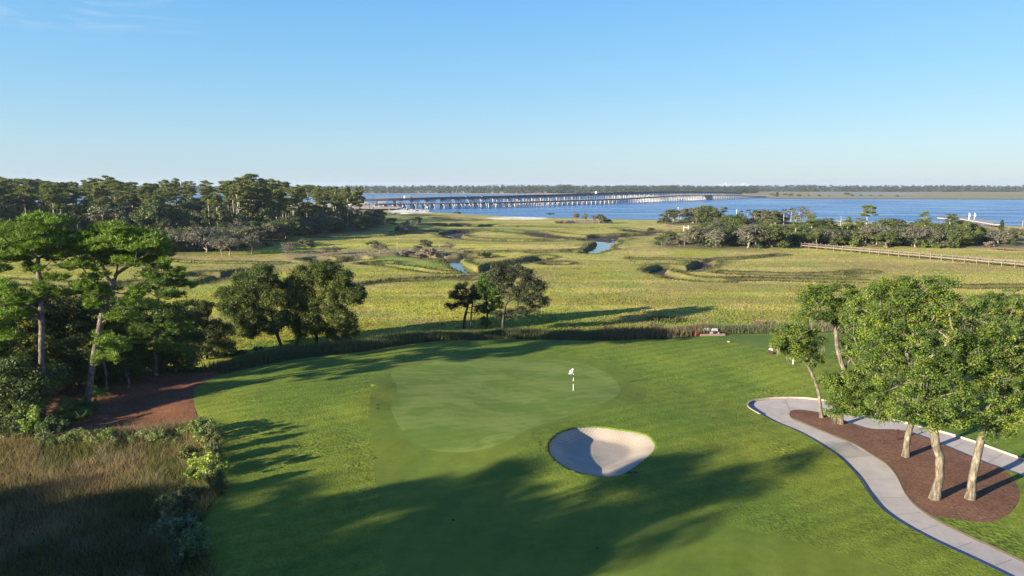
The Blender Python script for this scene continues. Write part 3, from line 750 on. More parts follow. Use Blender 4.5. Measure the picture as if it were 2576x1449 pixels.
def crown_targets(blobs, r, spacing):
    T = []
    for c, rad, n in blobs:
        q = r.normal(0, 1, (n, 3)); q /= np.linalg.norm(q, axis=1, keepdims=True)
        q *= (r.uniform(.35, 1, (n, 1)) ** .5)
        T.append(np.array(c) + q * np.array(rad))
    return np.concatenate(T)
def oak(name, r, trunk, blobs, rt, per=70, cl=.75, leaf=.17, color=(.1, .17, .03), bark='bark_oak', var=.3, wig=.3, step=.8, flat_=.6, rmin=.014, moss=0, up=.3, alt=None, cut=0, bare=0.0):
    T = crown_targets(blobs, r, 1)
    arr, par, ends, nt = skeleton(trunk, T, r, step, wig)
    wm, rad = wood_mesh(name + '_wood', arr, par, ends, rt, M[bark], rmin=rmin, cut=cut)
    E = arr[ends]; E = E[r.uniform(0, 1, len(E)) > bare]; k = len(E)
    reps = per; P = np.repeat(E, reps, 0)
    q = r.normal(0, 1, (k * reps, 3)); q /= np.linalg.norm(q, axis=1, keepdims=True); q *= r.uniform(0, 1, (k * reps, 1)) ** .45 * cl
    sc = np.repeat(r.uniform(.6, 1.3, (k, 1)), reps, 0)
    out = q.copy(); q[:, 2] *= flat_; P = P + q * sc
    tint = np.repeat(1 + r.uniform(-var, var, (k, 1)) * np.array([1.25, 1, .8]), reps, 0)
    if alt is not None:
        pick = np.repeat((r.uniform(0, 1, (k, 1)) < alt[0]), reps, 0); tint = np.where(pick, tint * np.array(alt[1]), tint)
    V, Fq, cc = leaves(P, leaf, r, up, .62, color, .22, tint, outn=out * 1.6)
    cm = mesh_np(name + '_leaves', V, Fq, M['leaf'], cc)
    parts = [('trunk', wm), ('crown', cm)]
    if moss:
        cand = np.arange(nt, len(arr)); cand = cand[arr[cand, 2] < np.percentile(arr[nt:, 2], 45)]
        for A in arr[r.choice(cand, min(moss, len(cand)), replace=False)]:
            k2 = 26
            Pm = A + r.normal(0, .10, (k2, 3)) * (1, 1, .3)
            Lh = r.uniform(.3, .95, k2); an = r.uniform(0, math.pi, k2); ax = np.stack([np.cos(an), np.sin(an), 0 * an], -1) * .022
            V = np.stack([Pm - ax, Pm + ax, Pm - np.stack([0 * an, 0 * an, Lh], -1)], 1).reshape(-1, 3)
            mc = np.repeat(np.array([.24, .24, .17])[None] * r.uniform(.6, 1.2, (k2, 1)), 3, 0)
            parts.append(('hanging_moss', mesh_np(name + '_moss', V, np.arange(len(V)).reshape(-1, 3), M['moss'], mc)))
    return parts
def pine(name, r, trunk, pads, rt, tufts=60, needles=14, nl=.34, nw=.035, color=(.07, .17, .025), bark='bark_pine', rmin=.02, wig=.35, step=.9, alt=None, flare=1.35, cut=0):
    """pads: (centre, radii) flattened needle masses at the branch ends"""
    T = []; own = []
    for i, (c, rad) in enumerate(pads):
        k = max(3, int(3 + rad[0] * 3)); q = r.normal(0, .5, (k, 3)); q[0] = 0
        T.append(np.array(c) + q * np.array(rad) * (.8, .8, .4)); own += [i] * k
    T = np.concatenate(T)
    arr, par, ends, nt = skeleton(trunk, T, r, step, wig)
    wm, rad_ = wood_mesh(name + '_wood', arr, par, ends, rt, M[bark], rmin=rmin, flare=flare, cut=cut)
    C0 = []; tint = []
    for c, rad in pads:
        k = int(tufts * rad[0] * rad[1]) + 8
        th = r.uniform(0, 2 * math.pi, k); rr = np.sqrt(r.uniform(0, 1, k)) * (1 + .25 * np.sin(th * 3 + r.uniform(0, 6)))
        p = np.stack([np.cos(th) * rr * rad[0], np.sin(th) * rr * rad[1], (1 - rr ** 2) * rad[2] * r.uniform(-.5, 1, k) + r.normal(0, .08, k)], -1)
        C0.append(np.array(c) + p); t = 1 + r.uniform(-.2, .25)
        tn = np.ones((k, 3)) * t
        if alt is not None and r.uniform() < alt[0]: tn = tn * np.array(alt[1])
        tint.append(tn * r.uniform(.85, 1.15, (k, 1)))
    Cn = np.concatenate(C0); tint = np.concatenate(tint); k = len(Cn)
    P = np.repeat(Cn, needles, 0); d = r.normal(0, 1, (k * needles, 3)); d[:, 2] = np.abs(d[:, 2]) * .9 + .15
    d /= np.linalg.norm(d, axis=1, keepdims=True); L = nl * r.uniform(.7, 1.2, (len(P), 1))
    s = np.cross(d, r.normal(0, 1, d.shape)); s /= np.linalg.norm(s, axis=1, keepdims=True) + 1e-9
    V = np.stack([P - s * nw * .5, P + s * nw * .5, P + d * L + s * nw * .3, P + d * L - s * nw * .3], 1).reshape(-1, 3)
    c = np.array(color)[None] * np.repeat(tint, needles, 0) * r.uniform(.8, 1.2, (len(P), 1))
    cm = mesh_np(name + '_needles', V, np.arange(len(V)).reshape(-1, 4), M['needle'], np.repeat(c, 4, 0))
    return [('trunk', wm), ('crown', cm)]
def spawn(parts, name, loc, label, cat, group=None, rz=0.0, sc=1.0):
    e = empty(name, loc, label, cat, group, rz, sc)
    for pn, me in parts: obj(pn, me, e)
    return e
def rg(s): return np.random.default_rng(s)

# --- right hand live oaks on the mulch island; positions relative to each base
def local_blobs(base, items):
    """items: (px, py, dy, rx, ry, rz, n): crown masses surveyed at the tree's own distance plus dy"""
    out = []
    for px, py, dy, rx, ry, rz, n in items:
        Y = base[1] + dy; z = topz(Y, py); u = 724.5 - py
        X = (px - 1288) / F * (Y * math.cos(PITCH) - (z - CAMH) * math.sin(PITCH))
        out.append(((X - base[0], Y - base[1], z - base[2]), (rx, ry, rz), n))
    return out
def lp(base, px, py, dy=0.0):
    return local_blobs(base, [(px, py, dy, 1, 1, 1, 1)])[0][0]
GR = 'live oaks on the mulch island'
OK = dict(rmin=.027, color=(.098, .152, .026), leaf=.115, per=125, cl=.45, var=.42, alt=(.25, (1.45, 1.25, .9)))
b = GP(2067, 1050)
spawn(oak('oak_a', rg(1), [(0, 0, -.1), lp(b, 2063, 1005), lp(b, 2050, 955), lp(b, 2030, 915)],
          local_blobs(b, [(1990, 850, 0, 1.7, 1.5, 1.3, 80), (2040, 870, .5, 1.3, 1.3, 1.3, 30), (1968, 862, -.2, .9, 1.0, .6, 24), (2015, 818, .3, 1.5, 1.4, .8, 40), (2045, 905, .2, .9, .8, .6, 12), (2020, 885, 0, 1.2, 1.2, .8, 24)]), .135, moss=9, **OK),
      'live_oak', b, 'slim leaning live oak with rounded crown at the island tip, leftmost of the right-hand trees', 'tree', GR)
b = GP(2115, 1066)
spawn(oak('oak_b', rg(2), [(0, 0, -.1), lp(b, 2113, 1000), lp(b, 2122, 930), lp(b, 2105, 870)],
          local_blobs(b, [(2065, 775, 0, 1.9, 1.7, 1.3, 56), (2100, 740, 0, 2.0, 1.7, 1.0, 56), (2140, 790, .8, 1.9, 1.5, 1.5, 50), (2155, 860, 1, 1.5, 1.3, 1.2, 34), (2050, 740, .3, 1.2, 1.1, .7, 24), (2130, 880, .6, 1.1, 1.0, .9, 16)]), .19, moss=5, **OK),
      'live_oak', b, 'live oak with pale forked limbs behind the slim leaning one at the island tip', 'tree', GR)
b = GP(2278, 1148)
spawn(oak('oak_c', rg(3), [(0, 0, -.1), lp(b, 2283, 1100), lp(b, 2292, 1065), lp(b, 2270, 990, -.3)],
          local_blobs(b, [(2180, 790, 1.5, 2.0, 1.7, 1.3, 50), (2230, 840, 1.2, 1.8, 1.6, 1.3, 40), (2190, 960, 0, 2.2, 1.9, 1.5, 60), (2150, 1010, -.5, 1.5, 1.5, 1.0, 30), (2240, 1000, -1, 1.9, 1.6, 1.2, 40), (2190, 870, .8, 2.0, 1.7, 1.3, 42), (2270, 900, .5, 1.9, 1.8, 1.4, 36), (2115, 960, .2, 1.2, 1.2, .8, 26), (2200, 1040, -.6, 1.3, 1.1, .5, 24), (2120, 1000, 0, 1.2, 1.2, .8, 24), (2095, 975, .2, 1.1, 1.1, .9, 22), (2105, 1025, 0, 1.0, 1, .6, 18)]), .20, moss=4, **OK),
      'live_oak', b, 'live oak with a slender pale trunk in the middle of the mulch island', 'tree', GR)
b = GP(2351, 1254)
spawn(oak('oak_d', rg(4), [(0, 0, -.1), lp(b, 2366, 1200), lp(b, 2362, 1150), lp(b, 2350, 1090), lp(b, 2335, 1010), lp(b, 2320, 930)],
          local_blobs(b, [(2230, 760, 2, 2.0, 1.9, 1.2, 48), (2310, 750, 1.5, 2.1, 1.9, 1.1, 50), (2380, 780, 1.5, 1.8, 1.7, 1.2, 42), (2260, 830, 1, 2.2, 1.9, 1.3, 50), (2350, 860, .5, 2.2, 2, 1.3, 50), (2420, 840, 1, 1.5, 1.5, 1.1, 26),
                          (2290, 950, -.5, 1.9, 1.6, 1.2, 42), (2370, 960, -1, 1.9, 1.6, 1.3, 42), (2250, 1030, -.8, 1.5, 1.4, 1.0, 28), (2350, 1050, -1.3, 1.6, 1.2, .8, 30), (2430, 1040, -.9, 1.3, 1.2, .8, 20), (2330, 712, 2, 1.7, 1.5, .5, 24), (2200, 880, .6, 1.4, 1.4, 1.0, 30), (2400, 900, 0, 1.6, 1.5, 1.2, 34), (2250, 735, 2, 1.6, 1.5, .8, 30)]), .24, moss=5, **OK),
      'live_oak', b, 'tallest live oak with thick upright lichen covered trunk and broad crown', 'tree', GR)
b = GP(2440, 1254)
spawn(oak('oak_e', rg(5), [(0, 0, -.1), lp(b, 2448, 1190), lp(b, 2468, 1110), lp(b, 2485, 1060), lp(b, 2510, 980, .5)],
          local_blobs(b, [(2500, 900, 1, 2.0, 1.8, 1.4, 44), (2560, 870, 1, 2.2, 1.8, 1.4, 46), (2560, 960, .5, 2.1, 1.8, 1.3, 42), (2480, 1000, -.5, 1.5, 1.3, 1.0, 24), (2600, 1020, 0, 1.9, 1.7, 1.2, 34), (2540, 1045, -.8, 1.5, 1.2, .7, 20), (2620, 900, 1.2, 2, 2, 2, 40), (2440, 940, .6, 1.2, 1.2, 1.0, 16), (2660, 980, .6, 2, 2, 1.4, 30), (2500, 1080, -.6, 1.2, 1, .7, 16), (2470, 850, 1, 1.6, 1.4, 1.2, 30)]), .22, moss=9, **OK),
      'live_oak', b, 'thick trunked live oak leaning right at the right end of the mulch island', 'tree', GR)
ODK = dict(OK); ODK.update(color=(.085, .14, .028))
for i, (bx, by, its, lab) in enumerate([
        (2500, 985, [(2480, 800, 0, 2.2, 2, 1.6, 40), (2540, 790, 0, 2.4, 2, 1.6, 44), (2440, 850, 0, 1.7, 1.6, 1.5, 26), (2520, 870, 0, 2.4, 2, 1.5, 40), (2590, 800, 0, 2.4, 2, 1.8, 40), (2500, 755, 0, 1.8, 1.5, .6, 34), (2560, 750, 0, 2.2, 1.8, .8, 44), (2470, 770, 0, 1.6, 1.5, .8, 30)], 'dark crowned live oak beyond the cart path at the right edge'),
        (2640, 960, [(2640, 800, 0, 2.6, 2, 2, 40), (2600, 880, 0, 2.6, 2, 2, 40), (2680, 870, 0, 2.6, 2, 2, 40)], 'live oak beyond the path, cut off by the right edge of the photo')]):
    b = GP(bx, by)
    spawn(oak('oak_f%d' % i, rg(20 + i), [(0, 0, -.1), (.1, 0, 1.5), (0, .1, 3)], local_blobs(b, its), .3, **ODK), 'live_oak', b, lab, 'tree', 'live oaks beyond the cart path')

# --- left hand pines
def padset(base, items):
    return [(c, (rx * 1.15, ry * 1.15, rz * 1.45)) for c, (rx, ry, rz), n in local_blobs(base, [(*i, 1) for i in items])]
b = GP(218, 1034)
PA = dict(color=(.140, .22, .028), tufts=50, needles=16, nl=.34, nw=.042)
pa = []
r0 = rg(60)
for px, py, dy, rx in [(285, 578, 0, 1.3), (340, 590, .5, 1.5), (235, 590, .3, 1.3), (385, 612, 0, 1.3), (300, 605, -1, 1.5), (350, 622, -1.2, 1.3), (250, 618, -1, 1.2), (205, 622, 0, 1.1), (405, 640, .3, .9), (180, 640, .4, .9), (320, 645, 1.5, 1.3), (260, 648, 1.4, 1.2), (225, 665, -.8, .9),
                       (190, 668, -.6, .8), (310, 660, -1.2, 1.0), (370, 655, .8, 1.0), (185, 735, -.4, .9), (215, 722, -.8, 1.0), (245, 740, -.9, .9), (275, 730, .7, .8), (240, 770, -.5, .7), (290, 800, -.8, .8), (330, 770, -.6, .9), (275, 862, -.8, 1.1), (300, 880, -1, .8), (262, 900, -.7, .6), (345, 740, .4, .8), (230, 700, .3, .7)]:
    pa.append((px, py, dy, rx, rx * r0.uniform(.75, 1), .42))
    for _ in range(2): pa.append((px + r0.normal(0, 22), py + r0.normal(0, 9), dy + r0.normal(0, .9), rx * .55, rx * .5, .28))
spawn(pine('pine_a', rg(6), [(0, 0, -.1), lp(b, 228, 950), lp(b, 243, 860), lp(b, 258, 790), lp(b, 275, 735), lp(b, 292, 690)], padset(b, pa), .25, **PA),
      'pine_tree', b, 'tall foreground pine with leaning trunk and flat topped bright green crown beside the pine straw', 'tree', 'foreground pines at left')
b = GP(106, 1048)
pb = []
for px, py, dy, rx in [(95, 553, 0, 1.2), (130, 562, .5, 1.2), (60, 575, 0, 1.3), (150, 588, .3, 1.0), (20, 590, 0, 1.2), (90, 590, -1, 1.3), (40, 612, -1, 1.2), (10, 625, .4, 1.1), (120, 612, -.8, 1.2), (165, 612, .3, .9), (70, 630, -1, 1.0), (0, 650, -.6, 1.0), (140, 640, .8, 1.0), (45, 650, .8, 1.0),
                       (110, 728, -.6, .8), (125, 740, .2, .6), (25, 745, -.6, 1.1), (60, 755, -1, 1.0), (0, 760, -.4, 1.1), (30, 790, -1, 1.0), (65, 790, .2, .9), (-10, 810, -.4, 1.2), (90, 680, .5, .7), (150, 700, .3, .6)]:
    pb.append((px, py, dy, rx, rx * r0.uniform(.75, 1), .42))
    for _ in range(2): pb.append((px + r0.normal(0, 20), py + r0.normal(0, 8), dy + r0.normal(0, .9), rx * .55, rx * .5, .26))
spawn(pine('pine_b', rg(7), [(0, 0, -.1), lp(b, 104, 950), lp(b, 106, 850), lp(b, 104, 780), lp(b, 100, 705), lp(b, 95, 650)], padset(b, pb), .22, **PA),
      'pine_tree', b, 'tall foreground pine with straight trunk and spreading layered crown near the left edge', 'tree', 'foreground pines at left')
b = GP(-70, 1040)
pc = []
for px, py, dy, rx in [(-40, 590, 0, 1.3), (-90, 580, 0, 1.5), (-10, 680, .3, .9), (10, 720, 0, .9), (-60, 650, 0, 1.3), (-30, 740, 0, 1.2), (0, 830, .5, 1.0), (30, 850, -.5, .8), (-100, 700, 0, 1.4), (-50, 820, 0, 1.2), (-20, 875, 0, 1.0)]:
    pc.append((px, py, dy, rx, rx * .9, .42))
    for _ in range(2): pc.append((px + r0.normal(0, 20), py + r0.normal(0, 8), dy + r0.normal(0, .9), rx * .55, rx * .5, .26))
spawn(pine('pine_c', rg(8), [(0, 0, -.1), lp(b, -70, 900), lp(b, -65, 750), lp(b, -65, 640)], padset(b, pc), .22, **PA),
      'pine_tree', b, 'pine cut off by the left edge of the photo, only its right boughs showing', 'tree', 'foreground pines at left')
b = GP(392, 945)
pd = []
for px, py, dy, rx in [(400, 676, 0, 1.0), (440, 690, 0, .9), (370, 692, 0, .9), (455, 715, .3, .8), (410, 715, -.8, 1.0), (360, 730, -.6, 1.0), (330, 755, 0, 1.0), (430, 745, -.6, 1.1), (380, 770, -1, 1.2), (460, 770, 0, .9), (330, 800, -.7, 1.2), (420, 800, -1, 1.2), (370, 830, -1, 1.3), (460, 830, -.5, 1.1), (330, 850, -.6, 1.1), (410, 870, -.8, 1.2), (350, 893, -.7, 1.0), (300, 825, 0, .9), (300, 780, 0, .8), (450, 885, 0, .9)]:
    pd.append((px, py, dy, rx, rx * .85, .5))
    for _ in range(2): pd.append((px + r0.normal(0, 16), py + r0.normal(0, 9), dy + r0.normal(0, .8), rx * .55, rx * .5, .3))
PD = dict(PA); PD.update(color=(.085, .135, .026), alt=(.3, (1.5, 1.6, 1)))
spawn(pine('pine_d', rg(9), [(0, 0, -.1), lp(b, 392, 880), lp(b, 396, 800), lp(b, 400, 715)], padset(b, pd), .2, **PD),
      'pine_tree', b, 'bushier darker pine with needles down to the woodland edge, right of the leaning pine', 'tree', 'foreground pines at left')

# --- dark broadleaf trees of the left woodland
DK = dict(color=(.068, .090, .024), leaf=.19, per=150, cl=.8, bark='bark_dark_shaded', var=.3, alt=(.18, (1.6, 1.5, 1)), rmin=.02)
GW = 'dark evergreen trees of the left woodland edge'
wood = [  # base x, base y, blobs, label
    (520, 915, [(500, 800, 0, 1.6, 1.6, 1.2, 34), (540, 830, 0, 1.7, 1.5, 1.2, 34), (480, 850, 0, 1.6, 1.5, 1.2, 30), (560, 870, 0, 1.4, 1.4, 1.0, 24), (510, 770, 0, 1.0, 1, .8, 14), (520, 885, -.3, 1.6, 1.4, .8, 22)], 'dark cedar like tree at the right end of the left woodland'),
    (440, 935, [(430, 880, 0, 1.8, 1.6, 1.2, 34), (470, 900, 0, 1.6, 1.5, 1.0, 28), (400, 900, 0, 1.6, 1.5, 1.0, 28)], 'low dark tree beside the pine straw bed corner'),
    (330, 940, [(330, 850, 1, 2.0, 1.8, 1.6, 40), (300, 880, 0, 1.8, 1.6, 1.2, 34), (360, 900, 0, 1.6, 1.5, 1.0, 26)], 'dark oak right behind the leaning pine trunk'),
    (170, 975, [(170, 830, 2, 2.2, 2, 1.8, 44), (200, 880, 0, 2.0, 1.8, 1.5, 38), (140, 900, 0, 2.0, 1.8, 1.4, 36)], 'dark oak between the two foreground pine trunks'),
    (60, 990, [(60, 830, 2, 2.4, 2, 1.8, 46), (100, 880, 0, 2.0, 1.8, 1.5, 36), (30, 890, 0, 2.0, 1.8, 1.5, 36), (0, 850, 1, 2, 2, 1.6, 34)], 'dark oak left of the straight pine trunk near the left edge'),
    (30, 1075, [(25, 985, 0, 1.7, 1.5, 1.4, 38), (60, 1020, 0, 1.5, 1.4, 1.1, 30), (0, 1040, 0, 1.4, 1.3, 1.0, 26), (80, 970, .6, 1.4, 1.4, 1.0, 24), (30, 930, .6, 1.4, 1.4, 1.0, 24)], 'low bushy oak lowest on the left edge above the reeds'),
    (110, 1040, [(120, 950, 0, 1.4, 1.4, 1.0, 24), (90, 985, 0, 1.3, 1.3, .9, 20)], 'low oak clasping the foot of the straight pine'),
    (-60, 1030, [(-50, 850, 0, 2.4, 2, 2.2, 44), (-20, 930, 0, 2.2, 2, 2, 40), (-60, 980, 0, 2, 2, 1.6, 30)], 'dark oak cut off by the left edge of the photo'),
    (255, 955, [(250, 800, 3, 2.2, 2, 1.8, 40), (220, 840, 2, 2, 2, 1.5, 30), (270, 900, 1, 1.6, 1.6, 1.2, 26)], 'dark oak seen just left of the leaning pine trunk'),
    (-10, 1010, [(10, 770, 4, 2.2, 2, 1.4, 34), (-20, 800, 3, 2.2, 2, 1.6, 34)], 'taller dark oak at the far left behind the pines'),
    (120, 985, [(90, 780, 4, 2.4, 2, 1.6, 44), (150, 770, 4, 2.2, 2, 1.4, 40), (130, 830, 3, 2.2, 2, 1.4, 36)], 'tall dark oak behind the straight pine trunk, its crown above the woodland'),
    (290, 960, [(290, 930, 0, 1.8, 1.5, .9, 30), (330, 925, .5, 1.8, 1.5, .9, 28), (250, 935, 0, 1.6, 1.5, .9, 26)], 'low dark thicket tree at the back of the straw bed'),
    (200, 985, [(190, 935, 0, 1.8, 1.5, 1.1, 34), (150, 950, 0, 1.6, 1.5, 1.0, 30), (215, 900, .5, 1.6, 1.5, 1.1, 28)], 'low dark thicket tree left of the leaning pine foot'),
    (400, 930, [(370, 790, 3, 2.2, 2, 1.5, 40), (430, 800, 3, 2.0, 2, 1.5, 36), (470, 840, 2, 1.8, 1.6, 1.3, 30)], 'dark oak behind the bushy dark pine'),
    (480, 918, [(470, 800, 0, 1.5, 1.5, 1.0, 26), (520, 850, 0, 1.6, 1.5, 1.2, 30), (450, 840, .5, 1.6, 1.5, 1.2, 28)], 'dark cedar like tree left of the woodland end tree'),
    (50, 1010, [(40, 920, 0, 2.0, 1.8, 1.3, 40), (0, 950, 0, 1.8, 1.8, 1.2, 34), (90, 930, 0, 1.6, 1.5, 1.2, 30)], 'dark oak above the low bushy oak on the left edge'),
    (310, 935, [(240, 760, 5, 2.2, 2, 1.2, 34), (310, 780, 5, 2.2, 2, 1.3, 34), (270, 830, 4, 2.2, 2, 1.3, 34)], 'dark oak whose crown shows between the two large pines'),
    (570, 905, [(575, 885, 0, 1.2, 1.1, .6, 18), (600, 890, .3, .9, .9, .5, 12)], 'low dark shrub like tree at the woodland corner by the marsh'),
]
for i, (bx, by, its, lab) in enumerate(wood):
    b = GP(bx, by)
    kw = dict(DK)
    if i in (5, 6): kw.update(color=(.072, .105, .032))
    spawn(oak('wd%d' % i, rg(100 + i), [(0, 0, -.2), (.15, 0, 1.0), (.05, .1, 2.0), (.2, 0, 2.8)], local_blobs(b, its), .15, **kw), 'evergreen_tree', b, lab, 'tree', GW)
for bx, by, ty, lab in [(268, 980, 905, 'thin bare trunk standing in woodland shade left of the straw bed'), (323, 975, 940, 'short pale broken trunk standing at the straw bed')]:
    b = GP(bx, by); h = topz(b[1], ty) - b[2]
    arr, par, ends, nt = skeleton([(0, 0, -.1), (.08, 0, h * .5), (-.05, 0, h)], [(.3, 0, h * 1.05), (-.25, .1, h * .9)], rg(bx), .3, .2)
    wm, _ = wood_mesh('snag', arr, par, ends, .11, M['bark_oak'], rmin=.03)
    spawn([('trunk', wm)], 'dead_tree', b, lab, 'dead tree')

def dens(k, b, its): return [(c, r_, int(n * k)) for c, r_, n in local_blobs(b, its)]
# --- oak pair beyond the woodland, then the three on the marsh edge
OM = dict(flat_=.85, color=(.076, .104, .026), leaf=.18, per=120, cl=.66, bark='bark_dark_shaded', var=.3, alt=(.25, (1.45, 1.35, 1)), rmin=.022)
GM = 'dark live oaks on the turf edge'
b = GP(716, 890)
spawn(oak('mid_a', rg(201), [(0, 0, -.2), lp(b, 700, 850), lp(b, 685, 800), lp(b, 680, 770)],
          dens(1.7, b, [(610, 740, 0, 2.3, 2.1, 1.6, 52), (580, 770, 0, 1.6, 1.6, 1.4, 34), (660, 700, 0, 2.3, 2.1, 1.4, 50), (700, 740, 0, 2.1, 2, 1.6, 44), (630, 800, 0, 2.1, 2, 1.5, 42), (690, 810, -.3, 1.8, 1.7, 1.6, 38), (610, 700, .4, 1.4, 1.4, .9, 22), (660, 675, 0, 1.2, 1.2, .5, 14), (580, 825, 0, .9, .9, .8, 12), (560, 740, 0, 1.0, 1, .8, 14), (630, 835, 0, 1.3, 1.2, .8, 20), (650, 760, 0, 2, 2, 1.5, 34)]), .21, moss=7, **OM),
      'live_oak', b, 'dark live oak with curved leaning trunk, left one of the pair at the turf edge', 'tree', GM)
b = GP(797, 884)
spawn(oak('mid_b', rg(202), [(0, 0, -.2), lp(b, 797, 850), lp(b, 792, 800), lp(b, 800, 760)],
          dens(1.7, b, [(800, 690, 0, 2.4, 2.1, 1.6, 56), (850, 700, 0, 2.0, 1.9, 1.5, 44), (880, 740, 0, 2.0, 1.9, 1.4, 42), (820, 760, -.3, 2.4, 2, 1.8, 52), (760, 740, .4, 1.9, 1.8, 1.8, 36), (860, 800, 0, 1.9, 1.8, 1.5, 38), (790, 820, 0, 1.8, 1.6, 1.3, 30), (905, 735, 0, 1.1, 1.1, .7, 16), (885, 825, 0, .9, .9, 1.1, 14), (830, 668, 0, 1.3, 1.3, .6, 16), (760, 690, 0, 1.4, 1.4, 1, 24), (850, 840, 0, 1.5, 1.4, 1.0, 26), (770, 800, 0, 1.8, 1.6, 1.4, 34), (735, 720, .2, 1.6, 1.5, 1.2, 26), (740, 770, .2, 1.5, 1.5, 1.2, 22)]), .21, moss=12, **OM),
      'live_oak', b, 'dark live oak with dense rounded crown, right one of the pair at the turf edge', 'tree', GM)
b = GP(752, 886)
spawn(oak('mid_c', rg(203), [(0, 0, -.2), (-.3, .1, 1.2), (.2, 0, 2.4), (0, 0, 3.6)], dens(1.7, b, [(740, 800, .5, 1.5, 1.5, 1.6, 30), (760, 830, .5, 1.2, 1.2, 1.2, 16)]), .16, **OM),
      'live_oak', b, 'smaller crooked oak squeezed between the pair at the turf edge', 'tree', GM)
GC = 'weathered trees on the marsh edge'
b = GP(1165, 842)
spawn(oak('cen_a', rg(211), [(0, 0, -.2), lp(b, 1168, 805), lp(b, 1172, 785), lp(b, 1178, 765)],
          local_blobs(b, [(1150, 740, 0, 1.1, 1.1, .6, 20), (1180, 750, 0, 1.3, 1.2, .8, 24), (1135, 768, 0, .8, .9, .5, 8), (1205, 775, 0, 1.0, 1, .7, 12), (1160, 765, 0, .9, .9, .5, 10), (1195, 735, 0, .8, .8, .7, 14), (1165, 722, 0, .9, .9, .7, 16)]), .19, color=(.05, .065, .022), leaf=.18, per=110, cl=.65, bark='bark_dark_shaded', var=.3, rmin=.035, bare=.1),
      'gnarled_oak', b, 'small gnarled oak with twisted bare limbs, left of the three marsh edge trees', 'tree', GC)
sn = [(lp(b, 1180, 790)), (lp(b, 1185, 745)), (lp(b, 1190, 705))]
b2 = GP(1187, 841)
arr, par, ends, nt = skeleton([(0, 0, -.1), (-.1, 0, 2.5), (.15, 0, 4.5), (0, 0, 6.6)], [(.3, 0, 7.6), (-.2, 0, 7.2), (-.7, .1, 5.4), (.5, 0, 6.2)], rg(5), .4, .35)
wm, _ = wood_mesh('snag2', arr, par, ends, .13, M['bark_grey'], rmin=.03)
spawn([('trunk', wm)], 'dead_tree', b2, 'bare grey dead stem rising between gnarled oak and green cedar', 'dead tree')
b = GP(1224, 840)
spawn(oak('cen_b', rg(212), [(0, 0, -.2), lp(b, 1226, 800), lp(b, 1224, 760), lp(b, 1226, 715)],
          local_blobs(b, [(1228, 705, 0, 1.3, 1.2, 1.0, 44), (1215, 735, 0, 1.4, 1.3, 1.2, 46), (1240, 740, -.2, 1.5, 1.3, 1.3, 46), (1225, 775, 0, 1.2, 1.2, .9, 26), (1218, 812, 0, .7, .7, .9, 14), (1250, 765, 0, 1.0, 1, .9, 22), (1205, 722, 0, 1.0, 1, .9, 26), (1248, 718, 0, 1.1, 1, .9, 26)]), .13, color=(.07, .125, .022), leaf=.18, per=120, cl=.5, bark='bark_dark_shaded', var=.35, rmin=.02),
      'cedar_tree', b, 'dense green cedar, middle of the three marsh edge trees', 'tree', GC)
b = GP(1265, 843)
spawn(oak('cen_c', rg(213), [(0, 0, -.2), lp(b, 1265, 812), lp(b, 1267, 790), lp(b, 1272, 768)],
          local_blobs(b, [(1252, 788, .5, .9, .9, .5, 12), (1312, 782, .2, 1.1, 1, .6, 18), (1248, 695, .6, 1.3, 1.2, .9, 26), (1255, 672, .6, 1.1, 1.1, .6, 16), (1290, 790, .4, 1.0, 1, .7, 14), (1265, 690, 0, 1.8, 1.5, 1.2, 44), (1310, 690, 0, 2.0, 1.7, 1.2, 46), (1340, 720, 0, 2.0, 1.6, 1.2, 50), (1320, 750, 0, 1.6, 1.4, 1.0, 32), (1352, 760, 0, 1.5, 1.4, 1.1, 34), (1280, 730, .4, 1.5, 1.4, 1.0, 26), (1290, 665, 0, 1.3, 1.2, .5, 12), (1345, 780, 0, .8, .8, .6, 8)]), .20, color=(.055, .066, .03), leaf=.18, per=120, cl=.8, bark='bark_dark_shaded', var=.35, rmin=.035, bare=.22, moss=5),
      'gnarled_oak', b, 'spreading oak with grey bare branches showing, right of the three marsh edge trees', 'tree', GC)

# ------------------------------------------------------------ far tree kinds (about 1 unit = 1 m, shared meshes)
def far_pine(i):
    r = rg(300 + i); Hh = 24.0
    pads = []; n = 20 + i % 3 * 5
    spread = 3.3 + .6 * (i % 3); c0 = .62 if i % 2 else .70
    for k in range(n):
        t = r.uniform(c0, 1); w = spread * (1.05 - ((t - .80) / .32) ** 2) * r.uniform(.25, 1)
        th = r.uniform(0, 6.28); pads.append(((math.cos(th) * w, math.sin(th) * w, Hh * t - .3), (r.uniform(1.0, 2.1), r.uniform(1.0, 1.9), r.uniform(.6, 1.0))))
    for k in range(4):
        t = r.uniform(.45, c0); th = r.uniform(0, 6.28); pads.append(((math.cos(th) * 1.8, math.sin(th) * 1.8, Hh * t), (.8, .8, .4)))
    lean = r.normal(0, .5, 2)
    return pine('farpine%d' % i, r, [(0, 0, -.5), (lean[0] * .3, lean[1] * .3, Hh * .4), (lean[0], lean[1], Hh * .78)], pads, .28, tufts=13, needles=9, nl=.62, nw=.17,
                color=(.122, .155, .040), bark='bark_far', rmin=.08, wig=.3, step=1.2, alt=(.3, (1.35, 1.3, 1.0)), flare=1.1)
FP = [far_pine(i) for i in range(6)]
